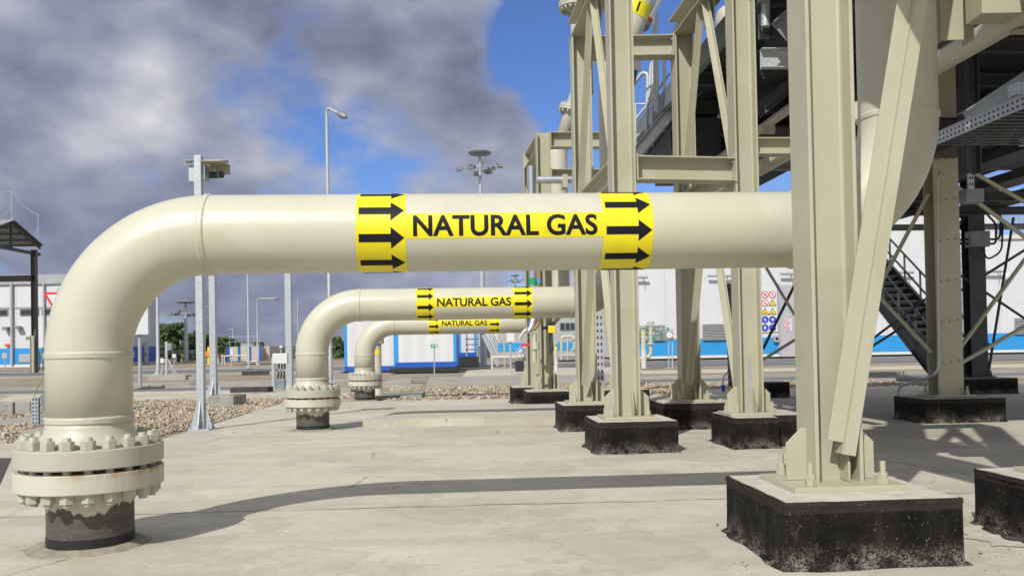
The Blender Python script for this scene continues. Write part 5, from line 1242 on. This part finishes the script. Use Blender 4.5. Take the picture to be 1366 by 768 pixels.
# safety pictograms
def disc(c, r_, y, n=28): return [c+Vector((math.cos(2*math.pi*i/n)*r_, y, math.sin(2*math.pi*i/n)*r_)) for i in range(n)]
GL = {'camera': [[(-.5,-.3),(.5,-.3),(.5,.25),(.2,.25),(.12,.42),(-.12,.42),(-.2,.25),(-.5,.25)]], 'flame': [[(-.3,-.5),(.3,-.5),(.38,-.1),(.15,.15),(.05,.55),(-.15,.1),(-.36,-.1)]],
      'match': [[(-.08,-.5),(.08,-.5),(.08,.25),(-.08,.25)],[(-.16,.3),(.16,.3),(0,.6)]], 'walk': [[(-.12,.1),(.18,.1),(.1,-.15),(.3,-.55),(.14,-.55),(-.05,-.2),(-.25,-.55),(-.4,-.5),(-.12,-.1)],[(-.1,.2),(.14,.2),(.14,.45),(-.1,.45)]],
      'bang': [[(-.09,-.15),(.09,-.15),(.12,.4),(-.12,.4)],[(-.09,-.42),(.09,-.42),(.09,-.25),(-.09,-.25)]], 'boot': [[(-.3,-.5),(.5,-.5),(.48,-.25),(.1,-.1),(.1,.5),(-.3,.5)]],
      'helmet': [[(-.55,-.1),(.55,-.1),(.4,.3),(.1,.5),(-.25,.45),(-.45,.2)],[(-.3,-.5),(.3,-.5),(.3,-.16),(-.3,-.16)]], 'glove': [[(-.25,-.5),(.25,-.5),(.4,.2),(.2,.5),(-.3,.5),(-.4,.0)]], 'person': [[(-.3,-.6),(-.08,-.6),(0,-.2),(.08,-.6),(.3,-.6),(.22,.2),(-.22,.2)],[(-.13,.28),(.13,.28),(.13,.55),(-.13,.55)]]}
def picto(t, c, r_, kind, glyph):
    if kind == 'ban':
        MB().prism(disc(c, r_, 0), Y_*.02).build('prohibition_disc', M['red'], t); o = MB().prism(disc(c, r_*.80, -.006), Y_*.005).build('white_field', M['white'], t)
        a = Vector((-.70, 0, .70))*r_*.98; s = Vector((.70, 0, .70))*r_*.085; MB().prism([c+a+s-Y_*.02, c+a-s-Y_*.02, c-a-s-Y_*.02, c-a+s-Y_*.02], Y_*.004).build('red_slash', M['red'], t)
        gm, k_ = M['ink'], .62
    elif kind == 'warn':
        T = lambda q, y: [c+Vector((math.cos(a_)*q, y, math.sin(a_)*q-r_*.18)) for a_ in (math.pi/2, math.pi*7/6, math.pi*11/6)]
        MB().prism(T(r_*1.25, 0), Y_*.02).build('warning_triangle', M['ink'], t); MB().prism(T(r_*.95, -.006), Y_*.005).build('yellow_field', M['hiviz'], t); gm, k_ = M['ink'], .5; c = c-Z*r_*.22
    else:
        MB().prism(disc(c, r_, 0), Y_*.02).build('mandatory_disc', M['signblue'], t); gm, k_ = M['white'], .8
    mb = MB()
    for poly in GL[glyph]: mb.prism([c+Vector((x*r_*k_, -.012, z_*r_*k_)) for x, z_ in poly], Y_*.004)
    mb.build('symbol', gm, t)
a, b, c, d = wrect(1015.5, 387, 1036, 443)
sb = thing('safety_sign_board', 'white board with ten safety pictograms in red, yellow and blue', 'sign board', ((a+b)/2, YW-.1, c))
MB().box(((a+b)/2, YW-.08, (c+d)/2), b-a, .04, d-c).build('board', M['white'], sb)
for y_, kinds in ((392.8, (('ban', 'camera'), ('ban', 'match'))), (404, (('ban', 'walk'), ('warn', 'bang'))), (415.6, (('warn', 'flame'), ('warn', 'flame'))), (426, (('must', 'boot'), ('must', 'helmet'))), (437, (('must', 'glove'), ('must', 'person')))):
    for x_, (k1, k2) in zip((1020.6, 1030.6), kinds): picto(sb, at(x_, y_, YW-.13), 4.75*YW/F, k1, k2)
a, b, c, d = wrect(1046.5, 425, 1055, 441.5)
ds = thing('door_sign', 'small white sign with two red prohibition circles on the grey door', 'sign', ((a+b)/2, YW-.15, c))
MB().box(((a+b)/2, YW-.14, (c+d)/2), b-a, .03, d-c).build('board', M['white'], ds)
picto(ds, at(1050.7, 429, YW-.18), 3.4*YW/F, 'ban', 'match'); picto(ds, at(1050.7, 437, YW-.18), 3.4*YW/F, 'ban', 'camera')
cs_ = thing('bent_conduit', 'thin conduit curving out of the yard behind the middle plinths', 'conduit', G(965, 522)); f = G(965, 522)
MB().tube(fillet([f, Vector((f.x, f.y, at(965, 503, f.y).z)), at(973, 493, f.y), at(977, 488, f.y)], .25), .022, 8).build('tube', M['galv'], cs_); MB().tube([f, f+Z*.17], .05, 10).build('foot', M['signblue'], cs_)

# crumbs of bitumen and a broken plaster patch by the nearest plinths
def crumbs(n, regions, smin, smax, name, label, mat):
    mb = MB(); 
    for i in range(n):
        (px, py, rx, ry) = random.choice(regions); p = G(px+random.gauss(0, rx), py+random.gauss(0, ry)); s = random.uniform(smin, smax)*random.choice((1, 1, .6, 1.8))
        vs = [p+Vector((random.uniform(.6, 1.2)*s*math.cos(a), random.uniform(.6, 1.2)*s*math.sin(a), .004)) for a in np.linspace(0, 5.4, 6)]
        top = p+Z*s*random.uniform(.3, .7); mb.add(vs+[top], [(k_, (k_+1) % 6, 6) for k_ in range(6)])
    o = mb.build(name, mat); o['kind'] = 'stuff'; o['label'] = label; o['category'] = 'debris'; return o
crumbs(90, [(1310, 735, 22, 9), (1290, 745, 30, 10), (1180, 600, 60, 30), (1345, 722, 14, 8), (1000, 755, 14, 5), (960, 690, 18, 25)], .002, .006, 'bitumen_crumbs', 'black crumbs of coating scattered round the nearest plinths', M['bitumen'])
crumbs(260, [(500, 700, 260, 40), (300, 640, 150, 40), (700, 620, 200, 30)], .002, .006, 'grit', 'fine dark grit scattered over the concrete yard', M['conc2'])
def patch(name, pts, mat, dz, jit=.02):
    c = Vector((0, 0, 0)); ps = [G(*q) for q in pts]; out = []
    for a, b in zip(ps, ps[1:]+ps[:1]):
        for q in range(7): p = a+(b-a)*(q/7); out.append(p+Vector((random.gauss(0, jit), random.gauss(0, jit), dz)))
    mb = MB(); mb.add(out, [tuple(range(len(out)))]); return struct(name, mb, mat)
patch('plaster_patch', [(1281, 706), (1305, 701), (1366, 722), (1400, 728), (1400, 732), (1330, 728), (1292, 717)], M['grout'], .006)
patch('bitumen_spill', [(1306, 700), (1318, 693), (1400, 712), (1400, 728), (1340, 722)], M['bitumen'], .012)
for o in list(bpy.data.objects):
    if '_base' in o: del o['_base']
